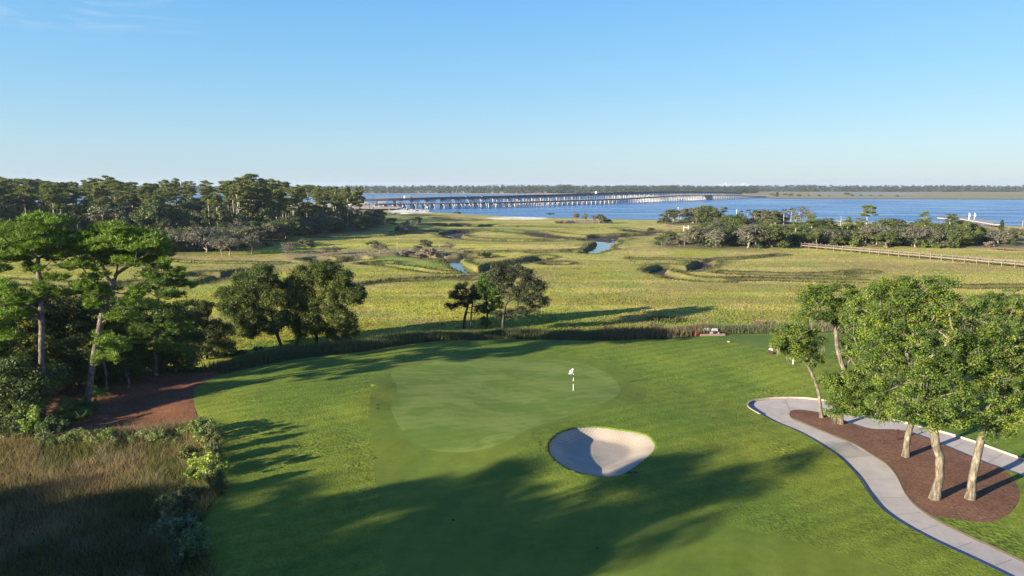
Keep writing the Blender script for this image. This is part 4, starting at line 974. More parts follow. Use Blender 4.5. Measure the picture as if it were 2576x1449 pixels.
def far_oak(i, color=(.130, .134, .078), bark='bark_grey', bare=.12, per=40, n=17, seed=320, leaf=.42, rmin=.05, rt=.24):
    r = rg(seed + i); bl = []
    for k in range(n):
        th = r.uniform(0, 6.28); w = r.uniform(.3, 3.8)
        bl.append(((math.cos(th) * w, math.sin(th) * w, 5.9 - .14 * w * w - (r.uniform(0, 3.2) if k % 2 else 0)), (1.5, 1.5, 1.0), 11))
    return oak('faroak%d_%d' % (seed, i), r, [(0, 0, -.4), (r.normal(0, .3), r.normal(0, .3), .8), (r.normal(0, .5), r.normal(0, .5), 1.6)], bl, rt, per=per, cl=.9, leaf=leaf,
               color=color, bark=bark, var=.3, rmin=rmin, bare=bare, step=.9, wig=.4)
FO = [far_oak(i) for i in range(5)]                                     # grey weathered
FG = [far_oak(i, (.090, .118, .036), 'bark_mid', .0, 46, 17, 340) for i in range(4)]      # green, leafy
FB = [far_oak(i, (.15, .14, .10), 'bark_far_pale', .3, 22, 14, 360, .32, .05, .17) for i in range(3)]   # nearly bare
def far_cedar(i):
    r = rg(380 + i); bl = [((0, 0, 1.2 + k * .95), (1.9 - .3 * k, 1.9 - .3 * k, .8), 16) for k in range(6)]
    return oak('farcedar%d' % i, r, [(0, 0, -.3), (0, 0, 3), (0, 0, 5.5)], bl, .2, per=26, cl=.6, leaf=.42, color=(.05, .08, .028), bark='bark_dark_shaded', step=1)
FC = [far_cedar(i) for i in range(2)]
def palm(i):
    r = rg(390 + i); Hh = 7.0
    m = []; arr = np.array([(0, 0, -.3), (.1, 0, 2.5), (.15, .1, 5), (.1, 0, Hh)], float)
    V, Fq = tubes(arr[:-1], arr[1:], np.array([.3, .22, .2]), np.array([.22, .2, .22]), 7)
    tm = mesh_np('palm_trunk', V, Fq, M['bark_grey'], smooth_sh=True)
    VV = []; cc = []
    for k in range(34):
        th = r.uniform(0, 6.28); el = r.uniform(-.5, 1.3); L = r.uniform(.9, 1.3)
        d = np.array([math.cos(th) * math.cos(el), math.sin(th) * math.cos(el), math.sin(el)])
        o = arr[-1] + d * L; s = np.cross(d, (0, 0, 1)); s /= np.linalg.norm(s) + 1e-6; up = np.cross(s, d)
        base = r.uniform(.8, 1.2) * (np.array([.075, .11, .03]) if el > -.1 else np.array([.17, .13, .07]))
        for a in np.linspace(-1.1, 1.1, 9):
            t = o + (d * math.cos(a) + s * math.sin(a)) * r.uniform(.8, 1.1) - np.array([0, 0, .25])
            w = up * .02 + (s * math.cos(a) - d * math.sin(a)) * .11
            VV += [o, o + (t - o) * .5 + w, t, o + (t - o) * .5 - w]; cc += [base] * 4
    fm_ = mesh_np('palm_fronds', np.array(VV), np.arange(len(VV)).reshape(-1, 4), M['leaf'], np.array(cc))
    return [('trunk', tm), ('crown', fm_)]
FM = [palm(i) for i in range(2)]
def snag(i):
    r = rg(400 + i); tg = r.normal(0, 1, (7, 3)) * (1.3, 1.3, 1.5) + (0, 0, 6.2)
    arr, par, ends, nt = skeleton([(0, 0, -.3), (.2, 0, 3), (0, .1, 6.5), (.1, 0, 8)], tg, r, .6, .3)
    wm, _ = wood_mesh('snagf%d' % i, arr, par, ends, .15, M['bone'], rmin=.05)
    return [('trunk', wm)]
M['bone'] = barkmat('bleached_wood', (.24, .21, .18), (.36, .33, .29), (.48, .45, .41))
FS = [snag(i) for i in range(3)]
def shrub(i, color=(.075, .105, .035), seed=410, leaf=.3, n=5):
    r = rg(seed + i); bl = [((r.normal(0, .9), r.normal(0, .9), .9 + r.normal(0, .25)), (.9, .9, .7), 12) for k in range(n)]
    p = oak('shrub%d_%d' % (seed, i), r, [(0, 0, -.2), (0, 0, .3)], bl, .1, per=26, cl=.45, leaf=leaf, color=color, bark='bark_grey', step=.5, rmin=.02)
    return [('stems', p[0][1]), ('foliage', p[1][1])]
SH = [shrub(i) for i in range(2)]; SB = [shrub(i, (.15, .20, .04), 420) for i in range(2)]; SG = [shrub(i, (.26, .215, .165), 430) for i in range(2)]
KH = {'p': (FP, 24.5, 'pine_tree', 'pine'), 'o': (FO, 7.4, 'weathered_oak', 'oak'), 'g': (FG, 7.4, 'live_oak', 'oak'), 'b': (FB, 7.2, 'bare_tree', 'bare tree'), 'c': (FC, 6.9, 'cedar_tree', 'cedar'),
      'm': (FM, 8.2, 'palm_tree', 'palm'), 's': (FS, 8.6, 'dead_tree', 'dead tree'), 'h': (SH, 1.9, 'shrub', 'shrub'), 'y': (SB, 1.9, 'bright_shrub', 'shrub'), 'w': (SG, 1.9, 'grey_shrub', 'shrub')}
cntk = {}
def place(kind, bx, by, ty, label, group=None, wide=1.0, zg=-2.0, cat=None):
    pr, h0, nm, ct = KH[kind]
    p = G(bx, by, zg); h = max(.4, topz(p[1], ty) - zg); s = h / h0
    cntk[kind] = cntk.get(kind, 0) + 1
    parts = pr[cntk[kind] % len(pr)]
    return spawn(parts, nm, (float(p[0]), float(p[1]), zg - .15), label, cat or 'tree', group, random.uniform(0, 6.28), (s * wide, s * wide, s))

# left forest
env_x = [-200, 0, 60, 140, 200, 260, 330, 380, 430, 500, 545, 600, 640, 690, 740, 800, 860, 910]
env_y = [442, 440, 447, 452, 453, 444, 455, 456, 446, 450, 443, 446, 437, 446, 458, 464, 470, 478]
rf = rg(70)
PL, PG = 'tall slender pine among the pines of the far left forest', 'pines of the left forest'
PL2 = 'shorter fuller pine in the front rows of the far left forest'
n = 0
while n < 235:
    bx = rf.uniform(-140, 905); by = rf.uniform(532, 603)
    if bx > 560: by = min(by, 603 - (bx - 560) * .1)
    if bx > 800: by = rf.uniform(540, 575)
    e = np.interp(bx, env_x, env_y)
    back = (by < 565)
    ty = e + abs(rf.normal(0, 7)) + (0 if back else rf.uniform(4, 42))
    place('p', bx, by, ty, PL if back else PL2, PG if back else 'fuller pines in the front of the left forest', rf.uniform(.75, 1.05) * (1.0 if back else 1.12), -1.7); n += 1
for bx, by, ty, w, lab in [(636, 560, 434, .9, 'tallest pine of the left forest, its round top highest on the skyline'), (848, 572, 466, .85, 'lone slim pine by the river, leftmost of the three at the forest tip'), (876, 574, 468, .8, 'slim pine by the river, second of the three at the forest tip'), (906, 572, 468, .75, 'rightmost slim pine at the forest tip beside the white bridge'),
                          (812, 578, 482, 1.1, 'full green pine standing in front at the forest tip'), (282, 560, 440, 1.0, 'flat topped pine standing above its neighbours on the left skyline')]:
    place('p', bx, by, ty, lab, 'landmark pines of the left forest', w, -1.7)
n = 0
GOAK, GOAKL = 'weathered oaks below the forest pines', 'low grey green weathered oak below the pines of the left forest'
while n < 190:
    bx = rf.uniform(-80, 960); fr = np.interp(bx, [0, 450, 620, 700, 800, 900, 960], [640, 636, 628, 606, 588, 582, 572])
    by = fr - 62 * rf.uniform(0, 1) ** 1.5 * (1 if bx < 750 else .5)
    ty = by - rf.uniform(38, 60) * (1 - (fr - by) / 170) * np.interp(bx, [700, 960], [1, .62])
    place('o' if rf.uniform() < .62 else 'g', bx, by, ty, GOAKL, GOAK, rf.uniform(1.0, 1.35), -1.8); n += 1
for bx, by, ty, lab in [(578, 640, 590, 'bare branched white oak with fan of pale limbs at the forest front'), (632, 638, 588, 'pale limbed tree right of the white fan shaped oak'), (520, 636, 560, 'half bare tree on the forest front behind the leaning pine crown'), (600, 600, 535, 'bleached branchy tree halfway up the forest front'), (560, 640, 600, 'small bare tree left of the white fan shaped oak')]:
    place('b', bx, by, ty, lab, 'bare trees of the forest front', 1.3, -2.1)
n = 0
while n < 105:
    bx = rf.uniform(-140, 940); by = rf.uniform(530, 606)
    if bx > 560: by = min(by, 603 - (bx - 560) * .1)
    if bx > 800: by = rf.uniform(545, 575)
    ty = np.interp(bx, env_x, env_y) + rf.uniform(42, 90)
    place('g' if rf.uniform() < .7 else 'o', bx, by, min(ty, by - 22), 'dark middle height broadleaf tree filling the left forest under the pine tops', 'broadleaf trees inside the left forest', rf.uniform(.75, 1.0), -1.8); n += 1
for bx, by, ty in [(700, 600, 560), (650, 585, 560), (735, 580, 552), (760, 575, 555), (690, 575, 560)]:
    place('y', bx, by, ty, 'bright green young tree at the forest front', 'bright young trees at the forest front', 1.0, -1.9)
# isolated marsh trees left and centre
iso = [('o', 1048, 562, 542, 1.3, 'dark oak standing alone in the marsh near the sand'), ('b', 1022, 570, 552, 1.2, 'leaning bare tree beside the lone dark marsh oak'), ('w', 1025, 584, 562, .8, 'grey bush on a small hump in the marsh below the lone oak'),
       ('g', 985, 566, 546, 1.3, 'low dark oak at the tip of the forest point'), ('h', 1003, 582, 568, 1, 'dark shrub beside the grey bush on the hump'),
       ('h', 1150, 537, 531, 1.5, 'tiny round bush on the marsh before the river'), ('s', 1034, 566, 546, 1, 'thin pole like dead stem near the forest point'),
       ('b', 955, 640, 607, 1.2, 'gnarled grey tree in the marsh, with a bare leaning trunk'), ('s', 908, 626, 600, .8, 'white dead stem standing in the marsh left of the grey tree'), ('s', 1000, 628, 598, .9, 'dead stem standing just behind the creek scrub'),
       ('o', 1068, 622, 600, 1.6, 'flat grey topped oak over the pink scrub by the creek'), ('b', 1050, 638, 615, 1.6, 'big grey brown twiggy tree on the creek bank'), ('w', 1085, 640, 622, 1.2, 'grey brown bush at the right end of the creek scrub'), ('w', 1018, 641, 627, 1.3, 'pinkish low bush left end of the creek scrub'),
       ('s', 1105, 626, 604, 1.3, 'leaning dead limb right of the creek scrub'), ('b', 1130, 628, 606, 1.2, 'small bare tree right of the creek scrub'), ('h', 1210, 648, 632, 1.2, 'dark green bush on the creek corner'), ('h', 940, 618, 604, 1.2, 'green bush in the marsh behind the gnarled grey tree'),
       ('b', 845, 640, 616, 1.3, 'grey bare thicket tree on the marsh island'), ('b', 820, 642, 618, 1.5, 'low bare thicket at the left of the marsh island'), ('s', 845, 632, 610, .9, 'short dead stem over the bare thicket'), ('o', 770, 628, 596, 1.2, 'low oak at the foot of the forest front, right side'), ('b', 722, 640, 604, 1.2, 'bare grey tree where forest front meets the marsh'),
       ('b', 1447, 562, 531, .7, 'tall bare grey tree on the scrub spit'), ('b', 1472, 562, 534, .6, 'second bare tree on the scrub spit'), ('m', 1472, 562, 543, 1, 'small palm on the scrub spit'), ('m', 1490, 563, 541, 1, 'slim palm in the middle of the scrub spit'),
       ('o', 1508, 562, 537, 1.25, 'round topped dark oak at the right of the scrub spit'), ('w', 1410, 562, 554, 1.8, 'low brown bush at the left of the scrub spit'), ('w', 1432, 562, 553, 1.8, 'brown bush beside the tall bare tree on the spit'), ('h', 1530, 561, 550, 1.5, 'dark bush ending the scrub spit'),
       ('h', 1640, 580, 572, 1.4, 'dark bush on the creek bank left of the palms'), ('h', 1380, 540, 535, 2, 'low dark bush on the beach edge')]
for k, bx, by, ty, w, lab in iso: place(k, bx, by, ty, lab, None, w, -2.3)
# right hammock (survey crop coordinates)
ham = [('m', 220, 300, 215), ('m', 290, 302, 235), ('o', 250, 298, 200), ('s', 300, 290, 198), ('o', 375, 302, 188), ('g', 465, 302, 172), ('o', 520, 304, 225), ('p', 585, 300, 190), ('g', 640, 315, 240), ('m', 700, 300, 220), ('m', 745, 305, 212), ('m', 790, 305, 215),
       ('o', 850, 305, 200), ('o', 925, 300, 208), ('m', 985, 310, 210), ('m', 1030, 305, 205), ('b', 1080, 300, 180), ('g', 160, 302, 278), ('m', 405, 305, 250), ('g', 600, 312, 250),
       ('p', 1060, 440, 245), ('p', 1160, 430, 245), ('p', 1270, 425, 262), ('s', 1355, 385, 238), ('p', 1400, 425, 257), ('p', 1480, 425, 262), ('p', 1527, 400, 174), ('g', 1640, 425, 290), ('o', 1690, 415, 277), ('p', 1905, 425, 214), ('p', 1865, 430, 300), ('p', 2082, 400, 235), ('c', 2425, 345, 275), ('p', 2190, 432, 284), ('p', 2130, 435, 312),
       ('h', 150, 445, 418), ('o', 240, 448, 385), ('p', 400, 445, 315), ('o', 430, 450, 330), ('b', 520, 462, 345), ('g', 630, 448, 330), ('b', 740, 468, 318), ('o', 790, 462, 330), ('p', 890, 445, 268), ('g', 910, 462, 335), ('y', 1000, 455, 392), ('b', 1240, 445, 340), ('o', 1320, 440, 345), ('o', 1520, 445, 335), ('b', 1600, 445, 310), ('o', 1740, 448, 330), ('o', 1800, 450, 322), ('b', 1855, 458, 335),
       ('o', 1950, 448, 330), ('g', 2010, 445, 310), ('g', 2100, 458, 345), ('o', 2150, 440, 335), ('p', 2265, 445, 338), ('b', 2400, 445, 345), ('c', 2500, 452, 390), ('g', 1100, 452, 360), ('g', 1200, 440, 340), ('g', 1440, 440, 340), ('g', 1360, 445, 380), ('y', 640, 455, 430), ('y', 1920, 460, 430), ('y', 1990, 462, 432), ('y', 1440, 452, 405), ('h', 2080, 462, 425), ('b', 330, 452, 385), ('g', 560, 440, 360),
       ('g', 700, 420, 330), ('s', 2285, 452, 425), ('s', 1975, 458, 425), ('s', 295, 458, 430), ('g', 480, 430, 345), ('g', 840, 430, 310), ('g', 980, 420, 320), ('g', 1700, 440, 345), ('g', 1560, 430, 330), ('o', 2330, 440, 365), ('w', 2350, 458, 420), ('g', 1900, 440, 340), ('g', 2230, 448, 370), ('b', 540, 466, 440), ('h', 450, 460, 430), ('h', 820, 470, 435), ('h', 1300, 452, 420), ('h', 1650, 455, 420), ('w', 1180, 455, 430)]
hf = rg(71)
for q in range(95):
    x = hf.uniform(150, 2560); by = hf.uniform(385, 458) if x > 420 else hf.uniform(415, 455); h_ = hf.uniform(62, 122) * (.55 if x < 420 else 1) * (.7 if x > 2300 else 1)
    ham.append((hf.choice(['g', 'o', 'g', 'g', 'p', 'h']), x, by, by - h_))
for q in range(16):
    x = hf.uniform(190, 1080); ham.append((hf.choice(['g', 'o', 'h']), x, hf.uniform(296, 312), hf.uniform(235, 270)))
words = {'m': ['shaggy palm'], 'o': ['grey green weathered oak', 'lichen grey oak'], 'g': ['dark leafy oak', 'green crowned oak'], 'p': ['green pine', 'flat topped pine'], 'b': ['half bare silvery tree', 'pale limbed bare tree'], 's': ['bleached dead trunk'], 'c': ['dark cone shaped cedar'], 'h': ['dark low shrub'], 'y': ['bright green bush'], 'w': ['brown grey bush']}
where = [(300, 'at the left end of'), (600, 'in the left part of'), (950, 'left of the middle of'), (1400, 'in the middle of'), (1750, 'right of the middle of'), (2150, 'in the right part of'), (9999, 'at the right end of')]
seen = {}
for k, x, y, t in ham:
    w = words[k][len(seen) % len(words[k])]
    isb = y < 325
    zone = next(z for lim, z in where if x < lim)
    lab = '%s %s the %s' % (w, zone, 'palm grove on the river shore' if isb else 'tree hammock behind the boardwalk')
    if k in 'ogb' and not isb: t = y - (y - t) * 1.15
    hx, hy = c5([(x, y)])[0]; ty = c5([(x, t)])[0][1]
    seen.setdefault(lab, []).append(1)
    place(k, hx, hy, ty, lab, 'trees sharing this look: ' + lab, {'p': 1.2, 'b': 1.2, 'o': 1.3, 'g': 1.3}.get(k, 1.05), -2.0)

# ------------------------------------------------------------ low plants by the course
def near_shrub(name, r, R0, Hh, color, leaf=.14, n=46, per=60):
    bl = [((r.normal(0, R0 * .38), r.normal(0, R0 * .38), Hh * .55 + r.normal(0, Hh * .1)), (R0 * .6, R0 * .6, Hh * .42), n // 4) for _ in range(4)]
    p = oak(name, r, [(0, 0, -.2), (0, 0, .25)], bl, .07, per=per, cl=.26, leaf=leaf, color=color, bark='bark_grey', step=.3, rmin=.01, var=.22, flat_=1, up=.2)
    return [('stems', p[0][1]), ('foliage', p[1][1])]
ns = [(520, 1118, 1.1, 2.3, (.20, .25, .065), 'pale green shrub at the reed bed corner by the pine straw'), (528, 1208, 1.2, 2.2, (.27, .33, .06), 'brightest yellow green round shrub on the reed bed edge'),
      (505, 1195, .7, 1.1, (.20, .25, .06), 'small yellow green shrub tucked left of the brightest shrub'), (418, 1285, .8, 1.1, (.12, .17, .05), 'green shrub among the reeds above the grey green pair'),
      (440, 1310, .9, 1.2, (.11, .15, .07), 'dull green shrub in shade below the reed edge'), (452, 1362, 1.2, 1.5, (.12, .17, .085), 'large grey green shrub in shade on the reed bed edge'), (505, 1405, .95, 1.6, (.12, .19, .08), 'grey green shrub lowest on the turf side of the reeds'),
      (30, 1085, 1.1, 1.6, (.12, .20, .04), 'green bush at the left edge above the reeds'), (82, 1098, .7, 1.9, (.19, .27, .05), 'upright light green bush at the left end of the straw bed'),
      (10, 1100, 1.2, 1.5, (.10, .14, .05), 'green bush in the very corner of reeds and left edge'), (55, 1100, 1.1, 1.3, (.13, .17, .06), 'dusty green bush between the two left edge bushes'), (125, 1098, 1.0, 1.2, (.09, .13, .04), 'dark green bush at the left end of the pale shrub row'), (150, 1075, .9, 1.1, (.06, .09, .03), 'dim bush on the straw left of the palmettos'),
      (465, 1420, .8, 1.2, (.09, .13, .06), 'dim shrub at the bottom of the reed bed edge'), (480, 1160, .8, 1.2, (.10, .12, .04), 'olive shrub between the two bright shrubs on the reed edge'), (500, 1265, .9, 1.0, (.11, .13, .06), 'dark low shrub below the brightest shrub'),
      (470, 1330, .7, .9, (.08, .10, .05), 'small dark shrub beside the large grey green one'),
      (538, 1140, .7, 1.7, (.15, .16, .06), 'olive brown shrub below the reed bed corner shrub'), (545, 1168, .7, 1.5, (.14, .15, .055), 'olive brown shrub just above the brightest shrub'), (545, 1240, .8, 1.6, (.11, .13, .05), 'dark shrub at the turf edge below the brightest shrub'), (520, 1095, .8, 1.4, (.16, .18, .06), 'small olive shrub behind the reed bed corner shrub')]
for i, (bx, by, R0, Hh, colr, lab) in enumerate(ns):
    b = GP(bx, by); spawn(near_shrub('ns%d' % i, rg(500 + i), R0, Hh, colr), 'shrub', b, lab, 'shrub', 'shrubs around the reed bed')
row = rg(88)
SR = [near_shrub('sr%d' % i, rg(530 + i), .62, .85, c_, .12, 30, 50) for i, c_ in enumerate([(.21, .24, .10), (.17, .22, .07), (.23, .25, .12)])]
for i, bx in enumerate(np.linspace(110, 470, 17)):
    b = GP(bx, np.interp(bx, [100, 500], [1118, 1090]) + row.normal(0, 3))
    spawn(SR[i % 3], 'low_shrub', b, 'pale low shrub in the row between the straw bed and the reeds', 'shrub', 'low shrubs bordering the straw bed', row.uniform(0, 6), row.uniform(.5, 1.15))
def palmetto(i):
    r = rg(560 + i); VV = []; cc = []
    for k in range(26):
        th = r.uniform(0, 6.28); el = r.uniform(.25, 1.3); L = r.uniform(.5, 1.0)
        d = np.array([math.cos(th) * math.cos(el), math.sin(th) * math.cos(el), math.sin(el)]); o = d * L
        s = np.cross(d, (0, 0, 1)); s /= np.linalg.norm(s); bs = np.array([.10, .17, .05]) * r.uniform(.8, 1.25)
        VV += [(0, 0, 0), s * .02, o + s * .01, o]; cc += [bs] * 4
        for a in np.linspace(-1.2, 1.2, 11):
            t = o + (d * math.cos(a) + s * math.sin(a)) * .5 - np.array([0, 0, .08]); w = (s * math.cos(a) - d * math.sin(a)) * .03
            VV += [o, (o + t) / 2 + w, t, (o + t) / 2 - w]; cc += [bs] * 4
    V = np.array([tuple(v) for v in VV]); return [('fronds', mesh_np('palmetto', V, np.arange(len(V)).reshape(-1, 4), M['leaf'], np.array(cc)))]
PM = [palmetto(i) for i in range(2)]
for i, (bx, by, s, lab) in enumerate([(190, 1048, 1.35, 'largest saw palmetto fan clump at the foot of the leaning pine'), (172, 1058, 1.2, 'saw palmetto clump left of the largest one'), (222, 1040, 1.1, 'saw palmetto clump touching the leaning pine trunk'), (160, 1035, 1.1, 'shaded palmetto clump behind the others under the pines'), (250, 1000, 1.0, 'palmetto clump in shade right of the leaning pine'), (205, 1062, .9, 'small palmetto clump in front on the pine straw')]):
    spawn(PM[i % 2], 'palmetto', GP(bx, by), lab, 'plant', 'palmettos under the pines', i, s)

def blades(name, P, Z, hgt, wd, col, lean, r, label, cat='grass', nseg=1):
    k = len(P); ang = r.uniform(0, math.pi, k); ax = np.stack([np.cos(ang), np.sin(ang)], -1) * (wd * r.uniform(.6, 1.3, (k, 1)))
    ln = r.normal(0, lean, (k, 2)) * hgt[:, None]
    V = np.zeros((k, 3, 3)); V[:, 0, :2] = P - ax; V[:, 1, :2] = P + ax; V[:, 2, :2] = P + ln
    V[:, 0, 2] = V[:, 1, 2] = Z - .05; V[:, 2, 2] = Z + hgt
    o = obj(name, mesh_np(name, V.reshape(-1, 3), np.arange(3 * k).reshape(-1, 3), M['blade'], np.repeat(col, 3, 0)))
    return tag(o, label, cat, kind='stuff')
# reeds
r = rg(90); k = 260000
P = np.stack([r.uniform(-62, -10, k), r.uniform(22, 60, k)], -1)
s = sdf(P, reed_poly); P = P[s > -.12]; s = s[s > -.12]; k = len(P)
n1 = fbm(P[:, 0] / 4, P[:, 1] / 4, 61, 3); n2 = fbm(P[:, 0] / 1.6, P[:, 1] / 1.6, 62, 3)
a_, b_, c_ = np.array([.30, .215, .12]), np.array([.18, .18, .06]), np.array([.36, .275, .18])
t = np.clip(sst(.42, .62, n1) + sst(3, .5, s) * .5 + sst(49, 54, P[:, 1]) * .4, 0, 1)[:, None]
col = a_ * (1 - t) + b_ * t; t2 = sst(.55, .7, n2)[:, None] * .6; col = col * (1 - t2) + c_ * t2
col *= r.uniform(.5, 1.35, (k, 1))
blades('reeds', P, ground(P[:, 0], P[:, 1]), r.uniform(.35, .85, k) * (.6 + .8 * n2), .019, col, .5, r, 'brown and olive reeds filling the wet hollow at the lower left')
# bank vegetation between turf and marsh
r = rg(91); k = 240000
tt = tp[1:]; seg = r.integers(0, len(tt) - 1, k); u = r.uniform(0, 1, (k, 1))
seg = r.choice(len(tt) - 1, k, p=np.linalg.norm(np.diff(tt, axis=0), axis=1) / np.linalg.norm(np.diff(tt, axis=0), axis=1).sum())
P = tt[seg] * (1 - u) + tt[seg + 1] * u + np.stack([r.normal(0, 1.2, k), r.uniform(.5, 9.5, k)], -1)
D = toD(P[:, 0], P[:, 1], np.zeros(k)); n1 = fbm(P[:, 0] / 5, P[:, 1] / 3, 71, 3)
ok = (sdf(P, turf_poly) < -.5) & (sdf(P, straw_poly) < -.3)
P = P[ok]; n1 = n1[ok]; D = [d[ok] for d in D]; k = len(P)
g1, g2, g3, g4 = np.array([.11, .135, .065]), np.array([.20, .165, .10]), np.array([.20, .24, .035]), np.array([.22, .22, .15])
wr = sst(1350, 1500, D[0]); t = (sst(.52, .64, n1) * wr * .8)[:, None]
col = g1 * (1 - t) + g2 * t
t = (sst(1900, 2000, D[0]) * .6 + sst(.55, .4, n1) * .3 * wr)[:, None]; col = col * (1 - t) + g4 * t
col = col * r.uniform(.6, 1.35, (k, 1))
dd = np.maximum(0, -sdf(P, upland))
blades('bank_grass', P, ground(P[:, 0], P[:, 1]), r.uniform(.45, 1.25, k) * (.5 + 1.0 * n1) * (.75 + .16 * np.minimum(dd, 5)), .04, col, .2, r, 'grey green and pinkish rank grass along the bank behind the turf')
GB = 'scrub bushes on the marsh bank'
bs = [(1230, 846, .8, .8, (.06, .09, .04), 'dark bush at the foot of the cedar'), (1200, 848, .9, .7, (.07, .10, .045), 'low bush between gnarled oak and cedar'), (1305, 849, 1.0, .8, (.09, .12, .065), 'grey green bush right of the three marsh edge trees'), (1360, 850, .9, .8, (.10, .12, .07), 'dusty green bush on the bank below the tree shadow'),
      (1100, 842, .8, 1.0, (.06, .09, .035), 'small dark bush on the bank left of the gnarled oak'), (1830, 836, 1.2, 1.0, (.15, .17, .08), 'olive bush on the bank right of the benches'), (1870, 835, 1.3, 1.0, (.22, .17, .11), 'tan bush on the bank behind the tee'), (1915, 835, 1.5, 1.2, (.24, .17, .12), 'largest pinkish brown bush behind the tee'), (1955, 835, 1.3, 1.0, (.25, .20, .13), 'pale bush behind the tee next to the slim oak'),
      (640, 905, 1.0, .8, (.06, .08, .045), 'grey bush on the bank left of the oak pair'), (860, 880, 1.0, .8, (.07, .085, .05), 'grey bush on the bank right of the oak pair'), (1440, 846, 1.2, .9, (.20, .14, .09), 'reddish brown bush in the bank grass'), (1520, 846, 1.2, .9, (.21, .15, .10), 'brown bush right of the reddish one in the bank grass'), (1650, 843, 1.1, 1.0, (.20, .16, .11), 'pinkish bush near the dark creek notch')]
for i, (bx, by, R0, Hh, colr, lab) in enumerate(bs):
    b = GP(bx, by - 6); b = (b[0], b[1] + 1.5, float(ground(b[0], b[1] + 1.5)[0]))
    spawn(near_shrub('bs%d' % i, rg(600 + i), R0, Hh * 1.1, colr, .2, 40, 40), 'bank_bush', b, lab, 'shrub', GB)

# ------------------------------------------------------------ trees outside the frame that shade the foreground
d = SUN_AZ; nv = np.array([-d[1], d[0]])
def off_tree(i, c, tip, Hh, cr_r):
    t = tip - Hh / math.tan(SUN_EL); p = d * t + nv * c
    r = rg(700 + i); bl = []
    for k in range(15):
        th = r.uniform(0, 6.28); w = r.uniform(0, cr_r * .72); zc = r.uniform(.45, .92) * Hh
        bl.append(((math.cos(th) * w, math.sin(th) * w, zc), (cr_r * .36, cr_r * .36, Hh * .085), 11))
    parts = oak('off%d' % i, r, [(0, 0, -.3), (.2, 0, Hh * .3), (0, .2, Hh * .6), (.1, 0, Hh * .8)], bl, .3, per=72, cl=1.05, leaf=.34, color=(.06, .09, .03), bark='bark_pine', step=1.2)
    z = float(ground(p[0], p[1])[0])
    spawn(parts, 'shade_tree', (float(p[0]), float(p[1]), z), 'tall tree outside the photo left of the camera, shading the foreground turf', 'tree', 'trees outside the frame')
for i, (c_, tip, Hh, rr) in enumerate([(28.0, 46, 20, 4.2), (32.5, 40, 17, 4.0), (36.5, 26, 17, 4.2), (41, 17, 16, 4.4), (46, 6, 17, 4.6), (51, -3, 16, 4.5), (57, -10, 16, 4.8),
                                       (27.5, 22, 18, 3.8), (33, 14, 15, 4), (39, 2, 15, 4.2), (29, 0, 17, 4.2), (45, -14, 15, 4.4), (35, -12, 16, 4.5), (52, -20, 14, 4.6), (28.5, 34, 24, 4.0), (30, 12, 17, 4.2), (36, 12, 17, 4.2), (42, 4, 16, 4.2), (48, -6, 17, 4.4), (32, -10, 19, 4.2), (38, -8, 16, 4.4)]):
    off_tree(i, c_, tip, Hh, rr)

# trunk in the lower left corner
b = (-25.6, 29.6); z = float(ground(*b)[0]); hh = topz(b[1], 1300) - z
arr, par, ends, nt = skeleton([(0, 0, -.3), (-.05, 0, hh * .6), (-.12, 0, hh)], [(.25, 0, hh + 1.2), (.1, .1, hh + 1.7), (-.6, 0, hh + 1.4)], rg(3), .4, .2)
wm, _ = wood_mesh('cornertrunk', arr, par, ends, .30, M['bark_pine'], rmin=.04, pw=4)
spawn([('trunk', wm)], 'dead_tree', (b[0], b[1], z), 'grey broken trunk standing in the bottom left corner', 'dead tree')

# ------------------------------------------------------------ golf things
b = GP(1442, 983)
fs = empty('flagstick', b, 'white and dark banded flagstick with white flag standing in the hole', 'flagstick')
m = MB(); Ht = 2.2; bands = [0, .67, .93, 1.29, 1.57, 1.68, 2.2]
for i in range(6): m.tube((0, 0, bands[i]), (0, 0, bands[i + 1]), .024, .024, 10, i % 2)
m.build('pole', [M['white'], M['black']], fs)
V = []; Fs = []; nx, nz = 8, 7
for i in range(nx + 1):
    for j in range(nz + 1):
        u = i / nx; v = j / nz; x = -u * .32 - .02; hgt = .55 * (1 - .35 * u)
        V.append((x - .10 * v * u, .05 * math.sin(u * 5 + v * 2), 2.17 - v * hgt - .18 * u))
for i in range(nx):
    for j in range(nz): a = i * (nz + 1) + j; Fs.append((a, a + 1, a + nz + 2, a + nz + 1))
m = MB(); m.add(V, Fs); fo = m.build('flag', M['white'], fs, True); so = fo.modifiers.new('s', 'SOLIDIFY'); so.thickness = .006
m = MB(); m.tube((0, 0, .004), (0, 0, .012), .054, .054, 14); m.build('cup', M['black'], fs)
b = GP(1590, 1191); b2_ = GP(1604, 1218)
rk = empty('bunker_rake', (b[0], b[1], b[2]), 'green handled rake lying on the turf below the bunker', 'rake')
m = MB(); hv = np.array([b2_[0] - b[0], b2_[1] - b[1]]); 
m.tube((0, 0, .10), (hv[0], hv[1], b2_[2] - b[2] + .07), .028, .022, 8); m.build('handle', M['darkgreen'], rk)
m = MB(); m.box((0, 0, .09), (.75, .06, .05), .08)
for i in range(9): m.box((-.34 + .085 * i, -.005, .04), (.014, .03, .08), .08)
m.build('rake_head', M['black'], rk)
def bin_(px, py, h, lab):
    b = GP(px, py); e = empty('litter_bin', b, lab, 'bin', 'pair of bins beside the tee')
    m = MB(); n = 10
    for i in range(n):
        th = 6.283 * i / n; m.box((.15 * math.cos(th), .15 * math.sin(th), h * .36), (.035, .085, h * .72), th)
    m.tube((0, 0, .02), (0, 0, h * .7), .13, .13, 12); m.build('body', M['maroon'], e)
    m = MB(); m.tube((0, 0, h * .72), (0, 0, h * .92), .15, .13, 12); m.tube((0, 0, h * .92), (0, 0, h), .13, .05, 12); m.build('lid', M['white'], e)
